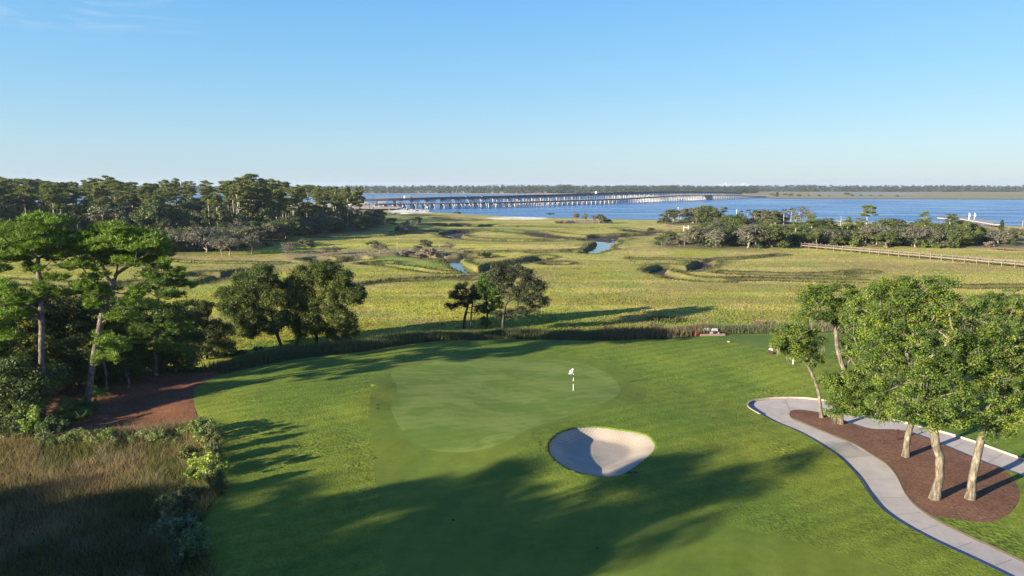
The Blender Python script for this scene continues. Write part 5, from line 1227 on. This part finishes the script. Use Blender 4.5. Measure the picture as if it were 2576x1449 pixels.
bin_(1937, 889, .62, 'dark red slatted bin with white lid, left one beside the tee'); bin_(1942, 890.5, .62, 'dark red slatted bin with white lid, right one beside the tee')
b = GP(1955.5, 891); e = empty('ball_washer', b, 'small grey ball washer on a stand beside the dark red bins', 'ball washer')
m = MB(); m.tube((0, 0, 0), (0, 0, .3), .03, .03, 8); m.build('stand', M['grey'], e); m = MB(); m.tube((0, 0, .3), (0, 0, .42), .09, .13, 10); m.tube((0, 0, .42), (0, 0, .52), .13, .06, 10); m.build('head', M['grey'], e)
b = GP(1833, 861.5); e = empty('tee_marker', b, 'small pale orange tee marker block on the tee box', 'tee marker')
m = MB(); m.box((0, 0, .10), (.2, .16, .16), .2); m.build('block', simple('pale_orange', (.75, .45, .32)), e, bevel=.02); m = MB(); m.tube((0, 0, -.05), (0, 0, .03), .02); m.build('spike', M['grey'], e)
for px, py, mt, h, lab, nm in [(1750, 846, 'red', .7, 'red hazard stake beside the marsh bank', 'hazard_stake'), (1994.7, 916, 'white', .6, 'white stake standing below the slim leaning oak crown', 'marker_stake')]:
    b = GP(px, py); m = MB(); m.box((0, 0, h / 2), (.09, .09, h)); m.box((0, 0, h + .025), (.09, .09, .05), top=.3); o = m.build(nm, M[mt]); o.location = b; tag(o, lab, 'stake')
for px, py, lab in [(1776.5, 841, 'larger white framed bench with dark mesh back on the timber edging'), (1798, 841.5, 'lower white framed bench beside the larger one on the timber edging')]:
    b = GP(px, py); w = .85; e = empty('bench', (b[0], b[1], b[2] + .10), lab, 'bench', 'benches on the bank edge')
    for sx in (-1, 1):
        m = MB(); m.tube((sx * w / 2, 0, 0), (sx * w / 2 * .8, .1, .62), .035); m.build('leg', M['bridge'], e)
        m = MB(); m.tube((sx * w / 2, -.35, 0), (sx * w / 2, -.33, .34), .03); m.build('leg', M['bridge'], e)
    m = MB(); m.box((0, .06, .44), (w * .82, .03, .3)); m.build('backrest', M['grey'], e)
    m = MB(); m.box((0, .1, .62), (w * .85, .05, .05)); m.build('top_rail', M['white'], e); m = MB(); m.box((0, -.14, .33), (w, .4, .05)); m.build('seat', M['black'], e)
a = GP(1761, 845); b = GP(1823, 843.5)
m = MB(); m.beam((a[0], a[1], a[2] + .07), (b[0], b[1], b[2] + .07), .5, .22); m.beam((a[0], a[1] - .1, a[2] + .22), (b[0], b[1] - .1, b[2] + .22), .25, .08); o = m.build('timber_edging', M['wood_brown']); tag(o, 'low brown timber edging under the white framed benches', 'timber')
for px, py, lab in [(1601.6, 991, 'black valve box right of the green on the collar'), (948, 1018, 'upper of two black sprinkler heads left of the green'), (948, 1027, 'lower of two black sprinkler heads left of the green'), (1357, 1112, 'upper black sprinkler head left of the bunker'), (1358, 1119, 'lower black sprinkler head left of the bunker'), (942, 1152, 'sprinkler head on the mowing line left of the green front'), (1141, 1308, 'sprinkler head in the shaded fairway'), (1503, 1378, 'sprinkler head lowest in the shaded fairway'), (1983, 1118, 'dark drain cover on the turf left of the cart path'), (2088, 920, 'sprinkler head behind the slim leaning oak')]:
    b = GP(px, py); m = MB(); m.tube((0, 0, -.02), (0, 0, .02), .10, .095, 12); m.tube((0, 0, .02), (0, 0, .035), .06, .055, 12); o = m.build('sprinkler_head', M['black']); o.location = b; tag(o, lab, 'sprinkler')
b = GP(2257, 1107); e = empty('path_post', b, 'dark red post standing between path and mulch island', 'post'); m = MB(); m.box((0, 0, .4), (.1, .1, .8)); m.build('post', M['maroon'], e); m = MB(); m.box((0, 0, .83), (.13, .13, .06), top=.6); m.build('cap', M['maroon'], e)

# ------------------------------------------------------------ boardwalks, dock
def walk(name, A, Bp, z0, width, spacing, posth, label, mats, rail=True, group=None):
    A = np.array(A); Bp = np.array(Bp); L = np.linalg.norm(Bp - A); dv = (Bp - A) / L; nn = np.array([-dv[1], dv[0]])
    e = empty(name, (A[0], A[1], z0), label, 'boardwalk', group, math.atan2(dv[1], dv[0]))
    m = MB(); x = 0
    while x < L: m.box((x + .07, 0, 0), (.128, width, .05)); x += .145 if L < 60 else .6; 
    if L >= 60: m = MB(); [m.box((x + .29, 0, 0), (.57, width, .06)) for x in np.arange(0, L, .6)]
    m.build('deck', M[mats[0]], e)
    m = MB()
    for s in (-1, 1): m.beam((0, s * width / 2 * .9, -.16), (L, s * width / 2 * .9, -.16), .08, .24)
    m.build('joists', M[mats[1]], e)
    k = int(L / spacing) + 1
    for i in range(k):
        for s in (-1, 1):
            m = MB(); m.box((i * spacing, s * (width / 2 + .08), posth / 2 - .9), (.16, .16, posth + 1.8 + .1 * (i % 3))); m.build('post', M[mats[1]], e)
    if rail:
        for s in (-1, 1):
            m = MB(); m.beam((0, s * (width / 2 + .02), posth * .55), (L, s * (width / 2 + .02), posth * .55), .05, .09); m.build('rail', M[mats[0]], e)
    return e
BZ = -1.15
a = G(2020, 616, BZ); b = G(2640, 668.5, BZ)
walk('boardwalk', a, b, BZ, 1.7, 3.1, .95, 'long straight weathered wooden boardwalk crossing the marsh at right', ('wood', 'wood_brown'))
a = G(2498, 622, -1.4); b = G(2680, 630.5, -1.4)
walk('boardwalk', a, b, -1.4, 1.5, 3.0, .1, 'short low dark brown boardwalk at the right edge behind the long one', ('wood_brown', 'wood_dark'), False)
a = G(2414, 549, .2); b = G(2512, 566, -.6)
L = np.linalg.norm(b - a); dv = (b - a) / L
dk = empty('fishing_dock', (a[0], a[1], 0), 'pale dock reaching into the river at the right, pilings below', 'dock')
m = MB(); m.beam((0, 0, 0), (L * dv[0], L * dv[1], -.5), 3.2, .5); m.box((-4, 3, .1), (11, 6, .5)); m.build('deck', M['wood_pale'], dk)
m = MB()
for s in (-1, 1): m.beam((-dv[1] * 1.5 * s, dv[0] * 1.5 * s, 1.1), (L * dv[0] - dv[1] * 1.5 * s, L * dv[1] + dv[0] * 1.5 * s, .6), .1, .12)
for t in np.arange(0, L, 2.4):
    for s in (-1, 1): m.box((t * dv[0] - dv[1] * 1.5 * s, t * dv[1] + dv[0] * 1.5 * s, .55 - .5 * t / L), (.12, .12, 1.1))
for x, y in [(-9.4, 0.1), (-9.4, 5.9), (-4, 5.9), (1.4, 5.9), (-4, .1)]: m.box((x, y, .9), (.12, .12, 1.2))
m.beam((-9.4, .1, 1.4), (1.4, .1, 1.4), .1, .1); m.beam((-9.4, 5.9, 1.4), (1.4, 5.9, 1.4), .1, .1); m.build('railing', M['wood'], dk)
for t in np.arange(0, L, 4.0):
    for s in (-1, 1): m = MB(); m.tube((t * dv[0] - dv[1] * 1.3 * s, t * dv[1] + dv[0] * 1.3 * s, -4.2), (t * dv[0] - dv[1] * 1.3 * s, t * dv[1] + dv[0] * 1.3 * s, -.2), .22, .2, 8); m.build('piling', M['wood_dark'], dk)
for x, y in [(-9, .5), (-9, 5.5), (-4, 5.5), (1, 5.5)]: m = MB(); m.tube((x, y, -4.2), (x, y, 1.2), .25, .22, 8); m.build('piling', M['wood_dark'], dk)
for px, lab in [(2436, 'left of two white round discs on posts over the dock'), (2449.5, 'right of two white round discs on posts over the dock')]:
    q = G(px, 553, .2); e = empty('round_marker', (q[0], q[1] - .4, .2), lab, 'sign', 'round white markers on the dock')
    m = MB(); m.tube((0, 0, 0), (0, 0, 3.3), .16, .14, 8); m.build('post', M['white'], e); m = MB(); m.disc((0, -.25, 2.4), .6, (0, 1, 0), .12, 20); m.build('disc', M['white'], e)
    m = MB(); m.box((0, 0, 3.5), (.5, .4, .6)); m.build('lamp_head', M['white'], e)
for px, py, ty, lab in [(1705, 533, 521, 'white marker post among the trees at the left of the palm grove'), (1852, 535, 527, 'white marker post right of the tall dark oak of the palm grove')]:
    q = G(px, py + 12, -2.5); h = topz(q[1], ty) + 2.5; e = empty('marker_post', (q[0], q[1], -2.5), lab, 'post')
    m = MB(); m.tube((0, 0, 0), (0, 0, h), .09, .08, 8); m.build('post', M['white'], e); m = MB(); m.box((0, 0, h - .4), (.45, .15, .6)); m.build('board', M['white'], e)
q = G(2572, 573, -2.6); m = MB(); m.tube((0, 0, -1), (0, 0, 3.6), .45, .4, 10); m.tube((0, 0, 3.6), (0, 0, 3.9), .40, .2, 10); o = m.build('wooden_piling', M['wood']); o.location = (q[0], q[1], -2.6); tag(o, 'thick wooden piling on the shore at the right edge', 'piling')
fa = [G(x, y, -1.6) for x, y in c5([(180, 312), (250, 322), (300, 332), (340, 348)])]
fe = empty('old_fence', (fa[0][0], fa[0][1], -2.2), 'old wooden fence line at the left of the palm grove', 'fence')
for p, q in zip(fa[:-1], fa[1:]):
    L = np.linalg.norm(q - p)
    for t in np.arange(0, 1, 1 / max(2, int(L / 3.5))):
        x, y = p + (q - p) * t - fa[0]; m = MB(); m.box((x, y, .7), (.2, .2, 1.8 + .3 * rf.uniform())); m.build('post', M['wood_brown'], fe)
    m = MB(); m.beam((*(p - fa[0]), 1.0), (*(q - fa[0]), 1.0), .08, .15); m.build('rail', M['wood_brown'], fe)
q = G(1979, 577, -2.2); q = G(*c5([(337, 350)])[0], -2.2); e = empty('gate_frame', (q[0], q[1], -2.2), 'pale two post gate frame at the end of the old fence', 'gate')
for s in (-1, 1): m = MB(); m.box((s * 1.1, 0, 1.1), (.28, .28, 2.8)); m.build('post', M['bridge'], e)
m = MB(); m.box((0, 0, 1.5), (1.9, .12, .3)); m.build('rail', M['bridge'], e)

# ------------------------------------------------------------ bridges
def curve_pts(pts, n=30): return smooth(np.array(pts, float), n, False)
def bridge(name, ctrl, zc, width, spacing, label, thick, style):
    """ctrl: plan points; zc: deck height above water at each"""
    full = smooth(np.array([(x, y, z) for (x, y), z in zip(ctrl, zc)], float), 24, False)
    seg = np.linalg.norm(np.diff(full[:, :2], axis=0), axis=1); cum = np.concatenate([[0], np.cumsum(seg)])
    L = cum[-1]
    def at(s): return np.array([np.interp(s, cum, full[:, k]) for k in range(3)])
    e = empty(name, (full[0][0], full[0][1], WZ), label, 'bridge')
    o0 = np.array([full[0][0], full[0][1], WZ])
    ss = np.arange(0, L, 12.0); pts = [at(s) for s in ss] + [at(L)]
    m = MB(); m2 = MB()
    for p, q in zip(pts[:-1], pts[1:]):
        P_ = Vector((p[0] - o0[0], p[1] - o0[1], p[2])); Q = Vector((q[0] - o0[0], q[1] - o0[1], q[2]))
        m.beam(P_, Q, width, thick, 0)
        dv = (Q - P_); dv.z = 0; dv.normalize(); nn = Vector((-dv.y, dv.x, 0)) * (width / 2 - .15)
        for s in (-1, 1):
            up = Vector((0, 0, thick / 2 + (.45 if style else .95)))
            m2.beam(P_ + nn * s + up, Q + nn * s + up, .22, .9 if style else .16)
            if not style:
                for t in np.arange(0, 1, .25): c = P_.lerp(Q, t) + nn * s; m2.box((c.x, c.y, c.z + thick / 2 + .5), (.16, .16, 1.0))
    m.build('deck', M['bridge_dark'], e); m2.build('railing', M['bridge' if not style else 'bridge_dark'], e)
    k = 0
    for s in np.arange(spacing * .5, L, spacing):
        p = at(s); q = at(min(L, s + 2)); dv = (q - p)[:2]; dv /= np.linalg.norm(dv); nn = np.array([-dv[1], dv[0]]); m = MB()
        rz = math.atan2(nn[1], nn[0]); x, y = p[0] - o0[0], p[1] - o0[1]; zt = p[2] - thick / 2
        if style:
            m.box((x, y, zt - .8), (width * .95, 8.0, 1.5), rz)
            for c in np.linspace(-.42, .42, 4):
                for q_ in (-3.2, 3.2): m.box((x + nn[0] * c * width + dv[0] * q_, y + nn[1] * c * width + dv[1] * q_, (zt - 1.4) / 2 - .5), (.8, .8, zt - .4), rz)
        else:
            m.box((x, y, zt - .45), (width * 1.25, 2.2, .9), rz)
            for c in np.linspace(-.6, .6, 5): m.box((x + nn[0] * c * width, y + nn[1] * c * width, (zt - .9) / 2 - .5), (.6, .6, zt - .2), rz)
        m.build('pile_bent', M['bridge'], e)
    return e, at, L, o0
g = lambda x, y: tuple(G(x, y, WZ))
fb = [g(938, 527), g(1009, 525.5), g(1140, 523.5), g(1278, 520.5), g(1410, 516), g(1551, 511.3), g(1650, 507.3), g(1734, 503.6), g(1830, 500.3), g(1925, 497.3)]
fz = [4.6, 4.8, 4.8, 5.0, 5.2, 5.6, 7.0, 8.3, 6.6, 2.4]
fbr, fat, fL, fo0 = bridge('fishing_pier_bridge', fb, fz, 9, 9.9, 'low old pile bridge in front, long row of short pale piles over the river', 1.0, 0)
def bk(px, ydeck, dist): 
    p = G(px, 500, WZ); k = dist / p[1]; z = topz(dist, ydeck) - WZ; vy = dist * math.cos(PITCH) - (z + WZ - CAMH) * math.sin(PITCH)
    return ((px - 1288) / F * vy, dist), z
bb = [bk(890, 506, 735), bk(1000, 502.5, 750), bk(1140, 499, 785), bk(1278, 495.8, 840), bk(1410, 491.6, 930), bk(1540, 487.6, 1040), bk(1670, 484.3, 1200), bk(1745, 484.0, 1340), bk(1820, 484.6, 1500), bk(1860, 488, 1640)]
hbr, hat, hL, ho0 = bridge('highway_bridge', [p for p, z in bb], [z for p, z in bb], 13, 19, 'higher highway bridge behind, with wide rectangular concrete bents and dark deck', 1.5, 1)
# big fender of the front bridge's channel span
q = fat(fL * .735); m = MB(); m.box((0, 0, 3.2), (18, 7, 6.4), .7); m.box((0, 0, 6.6), (16, 6, .5), .7); m.box((0, 0, .5), (19.5, 8, 1.2), .7)
o = m.build('channel_pier', simple('rusty_pier', (.50, .33, .26), .9, .3, .3)); o.location = (q[0], q[1], WZ - .5); tag(o, 'broad rust stained pier of the channel span in the front bridge', 'bridge pier')
# vehicles on the highway bridge
def vehicle(px, colr, typ, lab):
    best = min(np.arange(0, hL, 2), key=lambda s: abs(toD(*(hat(s) + [0, 0, WZ]))[0] - px)); p = hat(best); q = hat(best + 3); rz = math.atan2(q[1] - p[1], q[0] - p[0])
    e = empty('truck' if typ else 'car', (p[0] + math.sin(rz) * 3, p[1] - math.cos(rz) * 3, WZ + p[2] + .78), lab, 'truck' if typ else 'car', 'vehicles on the highway bridge', rz)
    mt = simple('paint_%d' % px, colr, .35, .05)
    L, W_ = (9.5, 2.5) if typ else (4.7, 1.9); m = MB()
    if typ: m.box((-1.2, 0, 2.0), (6.8, W_, 2.6)); m.build('cargo_box', mt, e, bevel=.08); m = MB(); m.box((3.6, 0, 1.45), (2.1, 2.3, 2.0), top=.85); m.build('cab', M['bridge'], e, bevel=.15)
    else: m.box((0, 0, .65), (L, W_, .65)); m.build('body', mt, e, bevel=.2); m = MB(); m.box((-.2, 0, 1.25), (2.7, 1.6, .6), top=.8); m.build('cabin', M['glass'], e, bevel=.1)
    for sx in (-1, 1):
        for sy in (-1, 1): m = MB(); m.tube((sx * L * .31, sy * W_ * .42, .38), (sx * L * .31, sy * W_ * .5, .38), .38, .38, 12); m.build('wheel', M['black'], e)
vehicle(1023, (.75, .72, .66), 1, 'largest white truck at the left on the highway bridge'); vehicle(1133, (.2, .1, .1), 0, 'dark red car on the highway bridge'); vehicle(1174, (.8, .8, .8), 0, 'white car on the highway bridge, left of the other white one'); vehicle(1212, (.8, .8, .78), 0, 'white car at the middle of the low highway bridge part'); vehicle(1499, (.8, .8, .8), 1, 'white truck far along on the highway bridge'); vehicle(1796, (.7, .7, .7), 0, 'pale car near the far end of the highway bridge')
# causeway, riprap, poles, house
m = MB(); ca = fat(0); cb = hat(0)
mm = flat('causeway_ground', fm([(600, 530), (800, 529), (938, 530), (1000, 529), (1012, 525), (960, 517), (900, 511.5), (800, 511), (600, 512)], -2.6), -1.2, simple('sandy_ground', (.40, .34, .26), .9, .3, .15))
r = rg(95); VV = []; FF = []
ico = [(0, 0, 1), (.9, 0, .3), (.28, .85, .3), (-.73, .53, .3), (-.73, -.53, .3), (.28, -.85, .3), (0, 0, -.5)]
icf = [(0, 1, 2), (0, 2, 3), (0, 3, 4), (0, 4, 5), (0, 5, 1), (6, 2, 1), (6, 3, 2), (6, 4, 3), (6, 5, 4), (6, 1, 5)]
for i in range(420):
    t = r.uniform(); px = 930 + 150 * t; q = G(px, np.interp(px, [930, 1000, 1080], [527.5, 528, 532]) + r.normal(0, 1.0), -2.8); s = r.uniform(.6, 1.5); b0 = len(VV)
    for v in ico: VV.append((q[0] + v[0] * s * r.uniform(.8, 1.3), q[1] + v[1] * s * 1.2, -2.7 + v[2] * s * r.uniform(.6, 1.1)))
    FF += [tuple(b0 + k for k in f) for f in icf]
m = MB(); m.v = VV; m.f = FF; m.m = [0] * len(FF); o = m.build('riprap_rocks', M['rock']); tag(o, 'grey riprap rocks along the shore at the bridge end', 'rocks', kind='stuff')
for px, by, ty, lab in [(985, 560, 510, 'tall bare pole left of the bridge end'), (994.5, 558, 494, 'tallest bare pole at the bridge end, right of the other'), (1040, 566, 540, 'thin short pole in the marsh near the bridge end')]:
    q = G(px - 55 if px < 1000 else px - 75, by - 12, -2); h = topz(q[1], ty) + 2; m = MB(); m.tube((0, 0, 0), (.2, 0, h), .22, .13, 8); m.box((.15, 0, h - 1.2), (1.8, .15, .15)); o = m.build('utility_pole', M['wood_dark']); o.location = (q[0], q[1], -2); tag(o, lab, 'pole')
q = G(852, 517, -1.5); e = empty('white_house', (q[0], q[1], -1.5), 'white house with green metal roof behind the pines by the bridge', 'house')
m = MB(); W1, D1, H1 = 9, 9, 5.0
m.box((0, 0, H1 / 2), (W1, D1, H1)); m.add([(-W1 / 2, -D1 / 2, H1), (W1 / 2, -D1 / 2, H1), (0, -D1 / 2, H1 + 2.4)], [(0, 1, 2)]); m.build('wall', M['white'], e)
m = MB(); m.box((13, 2, 1.8), (17, 8, 3.6)); m.build('wing', M['white'], e)
m = MB(); m.add([(-5, -5, H1 - .1), (-5, 5, H1 - .1), (0, 5, H1 + 2.6), (0, -5, H1 + 2.6), (5, -5, H1 - .1), (5, 5, H1 - .1)], [(0, 3, 2, 1), (3, 4, 5, 2)]); m.add([(4, -2.6, 3.5), (22, -2.6, 3.5), (21, 2, 6), (5, 2, 6), (4, 6.5, 3.5), (22, 6.5, 3.5)], [(0, 1, 2, 3), (3, 2, 5, 4), (1, 5, 2), (0, 3, 4)]); m.build('roof', M['roofgreen'], e)
for x, z, y in [(-2.5, 1.6, -4.53), (0, 1.6, -4.53), (2.5, 1.6, -4.53), (0, 4, -4.53), (8, 1.8, -2.03), (12, 1.8, -2.03), (16, 1.8, -2.03), (20, 1.8, -2.03)]: m = MB(); m.box((x, y, z), (1.2, .08, 1.3)); m.build('window', M['glass'], e)
q = G(1074.5, 531, WZ); e = empty('channel_marker', (q[0], q[1], WZ), 'channel marker post with white board before the bridge', 'marker'); m = MB(); m.tube((0, 0, -1), (0, 0, 3.2), .25, .22, 8); m.build('post', M['wood_dark'], e); m = MB(); m.box((0, -.3, 3.4), (1.3, .15, 1.3)); m.build('board', M['white'], e)

# ------------------------------------------------------------ far shore forests, far cable bridge, cranes
def far_forest(name, label, pts, per_m, hh, color, seed, leaf=2.2, trunks=True):
    r = rg(seed); A = np.array([G(x, y, -3.2) for x, y in pts]); V = []; Cc = []; TV = []; TF = []
    L = np.linalg.norm(np.diff(A, axis=0), axis=1)
    for (a, b, l) in zip(A[:-1], A[1:], L):
        n = int(l * per_m)
        t = r.uniform(0, 1, n); dep = r.uniform(0, 1, n) ** 1.5 * 150
        nn = a + (b - a) * t[:, None]; nn = nn + nn / np.linalg.norm(nn, axis=1, keepdims=True) * dep[:, None]
        ht = (hh * r.uniform(.72, 1.08, n) * (.78 + .42 * fbm(nn[:, 0] / 220, nn[:, 1] / 220, seed, 3))) * sst(-15, 60, dep) ** .4
        for p, h_, dp in zip(nn, ht, dep):
            k = 46; w = r.uniform(4, 8.5)
            q = r.normal(0, 1, (k, 3)); q /= np.linalg.norm(q, axis=1, keepdims=True); q *= (w, w, h_ * .47)
            V.append(q + (p[0], p[1], -3.2 + h_ * .52)); Cc.append(np.repeat(np.array(color)[None] * r.uniform(.75, 1.25) * r.choice([1, 1, 1, 1.25]), k, 0))
    V = np.concatenate(V); Cc = np.concatenate(Cc)
    VV, Fq, cc = leaves(V, leaf, r, .3, .8, (1, 1, 1), .25, Cc)
    o = obj(name, mesh_np(name, VV, Fq, M['leaf'], cc)); tag(o, label, 'forest', kind='stuff')
far_forest('far_forest', 'dense forest on the far river bank behind the bridges', [(-700, 487.0), (500, 487.0), (860, 486.8), (1000, 486.9), (1150, 487.0), (1300, 487.2), (1400, 487.0), (1440, 485)], .50, 24, (.050, .060, .030), 801, 3.2)
far_forest('far_forest', 'forest on the far bank behind the right half of the bridges', [(1380, 486.4), (1500, 487.5), (1600, 486.8), (1700, 486.2), (1800, 486.5), (1850, 486.8), (1905, 486.2)], .50, 23, (.050, .062, .030), 802, 3.2)
far_forest('far_forest', 'low distant forest on the horizon behind the tan far marsh', [(1250, 481.5), (1500, 481.5), (1900, 482.2), (2150, 482.6), (2400, 482.8), (2700, 483), (3300, 483)], .40, 25, (.048, .060, .032), 803, 4.6)
far_forest('far_forest', 'faint farthest forest line on the horizon', [(-900, 478.5), (600, 478.3), (1300, 478.3), (2000, 478.3), (2600, 478.3), (3500, 478.3)], .14, 24, (.045, .06, .035), 804, 9)
fr_ = rg(96)
for px, by, ty, k in [(1942, 494, 486, 'o'), (1955, 494, 482, 'c'), (1975, 494, 486, 'g'), (1990, 494, 486, 'g'), (2010, 494, 488, 'g'), (2035, 494, 488.5, 'o'), (2060, 494, 488.5, 'g'), (2085, 493.5, 490, 'o'), (2130, 493.6, 484, 'g'), (2143, 493.6, 488, 'o'), (2165, 493.6, 488.5, 'g'), (2190, 493.6, 489, 'o'), (2215, 493.8, 489.5, 'g'), (2255, 495, 491, 'h')]:
    place(k, px, by, ty, 'small dark tree on the tan marsh shore across the river', 'trees on the far marsh shore', 1.6, -3.1)
q = G(1845, 475, -3); dist = 7800.0
def farx(px, Y): return (px - 1288) / F * Y * math.cos(PITCH)
cb_ = empty('cable_bridge', (farx(1846, dist), dist, -3), 'faint white cable stayed bridge with two towers on the horizon', 'bridge')
for cx in (-95, 105):
    m = MB(); m.tube((cx - 4, 0, 0), (cx - 1, 0, 66), 3.0, 2.2, 6); m.tube((cx + 4, 0, 0), (cx + 1, 0, 66), 3.0, 2.2, 6); m.build('tower', M['farbridge'], cb_)
    m = MB()
    for s in (-1, 1):
        for k in range(1, 10): m.tube((cx, 0, 64 - k * 1.4), (cx + s * k * 9.5, 0, 31), .8, .8, 4)
    m.build('cables', M['farbridge'], cb_)
m = MB(); m.box((0, 0, 29), (600, 16, 3)); m.build('deck', M['farbridge'], cb_)
for i, (px, h, lab) in enumerate([(1688, 52, 'left of the faint cranes on the horizon'), (1692.5, 52, 'right of the faint cranes on the horizon'), (2086, 58, 'faint lattice mast on the right horizon')]):
    m = MB(); Y = 6500.0
    for sx in (-1, 1): m.beam((sx * 5, 0, h / 2), (sx * 5 + .01, .01, h / 2), 2.2, h)
    m = MB(); [m.tube((sx * 4, 0, 0), (sx * 2, 0, h * (.8 if i < 2 else 1)), 1.2, .9, 6) for sx in (-1, 1)]; [m.tube((-3.6, 0, z), (3.4, 0, z + 5), .6, .6, 4) for z in np.arange(8, h * .75, 8)]
    if i < 2: m.tube((-2, 0, h * .78), (9, 0, h), .9, .7, 6)
    o = m.build('harbour_crane' if i < 2 else 'radio_mast', M['grey']); o.location = (farx(px, Y), Y, -3); tag(o, lab, 'crane' if i < 2 else 'mast')

# ------------------------------------------------------------ haze
HAZE = 0.00007
if HAZE:
    m = MB(); m.box((0, 5900, 33), (21000, 14000, 78))
    ho = m.build('haze', []); ho['kind'] = 'stuff'; tag(ho, 'thin pale blue morning haze over the river and marsh', 'haze')
    hm, nt, N, L = new_mat('haze_air'); pv = N.new('ShaderNodeVolumePrincipled'); oo = N.new('ShaderNodeOutputMaterial')
    pv.inputs['Color'].default_value = (.62, .76, .95, 1); pv.inputs['Density'].default_value = HAZE; pv.inputs['Anisotropy'].default_value = .1
    L.new(pv.outputs[0], oo.inputs['Volume']); ho.data.materials.append(hm)

# ------------------------------------------------------------ sky, sun, camera
w = bpy.data.worlds.new('World'); bpy.context.scene.world = w; w.use_nodes = True
N = w.node_tree.nodes; L = w.node_tree.links; N.clear()
sky = N.new('ShaderNodeTexSky'); sky.sky_type = 'NISHITA'; sky.sun_disc = False; sky.sun_elevation = SUN_EL; sky.sun_rotation = math.atan2(-SUN_AZ[0], -SUN_AZ[1])
sky.altitude = 0; sky.air_density = 1.0; sky.dust_density = .3; sky.ozone_density = 1.5
tc = N.new('ShaderNodeTexCoord').outputs['Generated']
cn = noise(N, L, mapping(N, L, tc, (3.2, 3.2, 26), (0, 0, .3)), 1.6, 7, .62, .9)
cm1 = ramp(N, L, cn, [(.53, (0, 0, 0)), (.75, (.42,) * 3)])
# cirrus only high in the north west of the sky
sx = N.new('ShaderNodeSeparateXYZ'); L.new(tc, sx.inputs[0])
def mr(sock, a, b):
    q = N.new('ShaderNodeMapRange'); q.interpolation_type = 'SMOOTHSTEP'; L.new(sock, q.inputs[0]); q.inputs[1].default_value = a; q.inputs[2].default_value = b; return q.outputs[0]
def mul(a, b):
    q = N.new('ShaderNodeMath'); q.operation = 'MULTIPLY'; L.new(a, q.inputs[0]); L.new(b, q.inputs[1]); return q.outputs[0]
band = mul(mr(sx.outputs[2], .165, .20), mr(sx.outputs[2], .26, .225)); band = mul(band, mr(sx.outputs[0], -.36, -.50))
cf = mul(band, cm1)
EXPO = 1.62; WS = .11
def S(r_, g_, b_):
    f = lambda c: ((c / 255 + .055) / 1.055) ** 2.4
    return tuple(f(c) / 2 ** EXPO for c in (r_, g_, b_))
zc = N.new('ShaderNodeMapRange'); L.new(sx.outputs[2], zc.inputs[0]); zc.inputs[1].default_value = -.02; zc.inputs[2].default_value = .6
grad = ramp(N, L, zc.outputs[0], [(0, S(150, 180, 205)), (.045, S(160, 192, 216)), (.12, S(156, 198, 226)), (.22, S(137, 194, 232)), (.33, S(119, 187, 236)), (.44, S(102, 178, 238)), (.7, S(70, 135, 215)), (1, S(45, 100, 190))])
vm = N.new('ShaderNodeVectorMath'); vm.operation = 'SCALE'; L.new(grad, vm.inputs[0]); vm.inputs[3].default_value = 1 / WS
skc = mix(N, L, vm.outputs[0], sky.outputs[0], .15)
skc = mix(N, L, skc, (2.6, 2.7, 2.8), cf)
bg = N.new('ShaderNodeBackground'); bg.inputs[1].default_value = WS; L.new(skc, bg.inputs[0])
wo = N.new('ShaderNodeOutputWorld'); L.new(bg.outputs[0], wo.inputs[0])
sl = bpy.data.lights.new('sun', 'SUN'); sl.energy = 5.0; sl.angle = R(.53); sl.color = (1.0, .87, .68)
so_ = bpy.data.objects.new('sun', sl); C.objects.link(so_)
sv = Vector((SUN_AZ[0] * math.cos(SUN_EL), SUN_AZ[1] * math.cos(SUN_EL), -math.sin(SUN_EL))); so_.rotation_euler = sv.to_track_quat('-Z', 'Y').to_euler()
cam = bpy.data.cameras.new('camera'); cam.lens = 24; cam.sensor_width = 36; cam.clip_end = 40000; cam.clip_start = .5
co = bpy.data.objects.new('camera', cam); C.objects.link(co); co.location = (0, 0, CAMH); co.rotation_euler = (R(90) - PITCH, 0, 0)
sc = bpy.context.scene; sc.camera = co
sc.view_settings.view_transform = 'Standard'; sc.view_settings.look = 'None'; sc.view_settings.exposure = EXPO; sc.view_settings.gamma = 1
sc.cycles.volume_step_rate = 10; sc.cycles.max_bounces = 6; sc.cycles.transparent_max_bounces = 6; sc.cycles.volume_bounces = 0
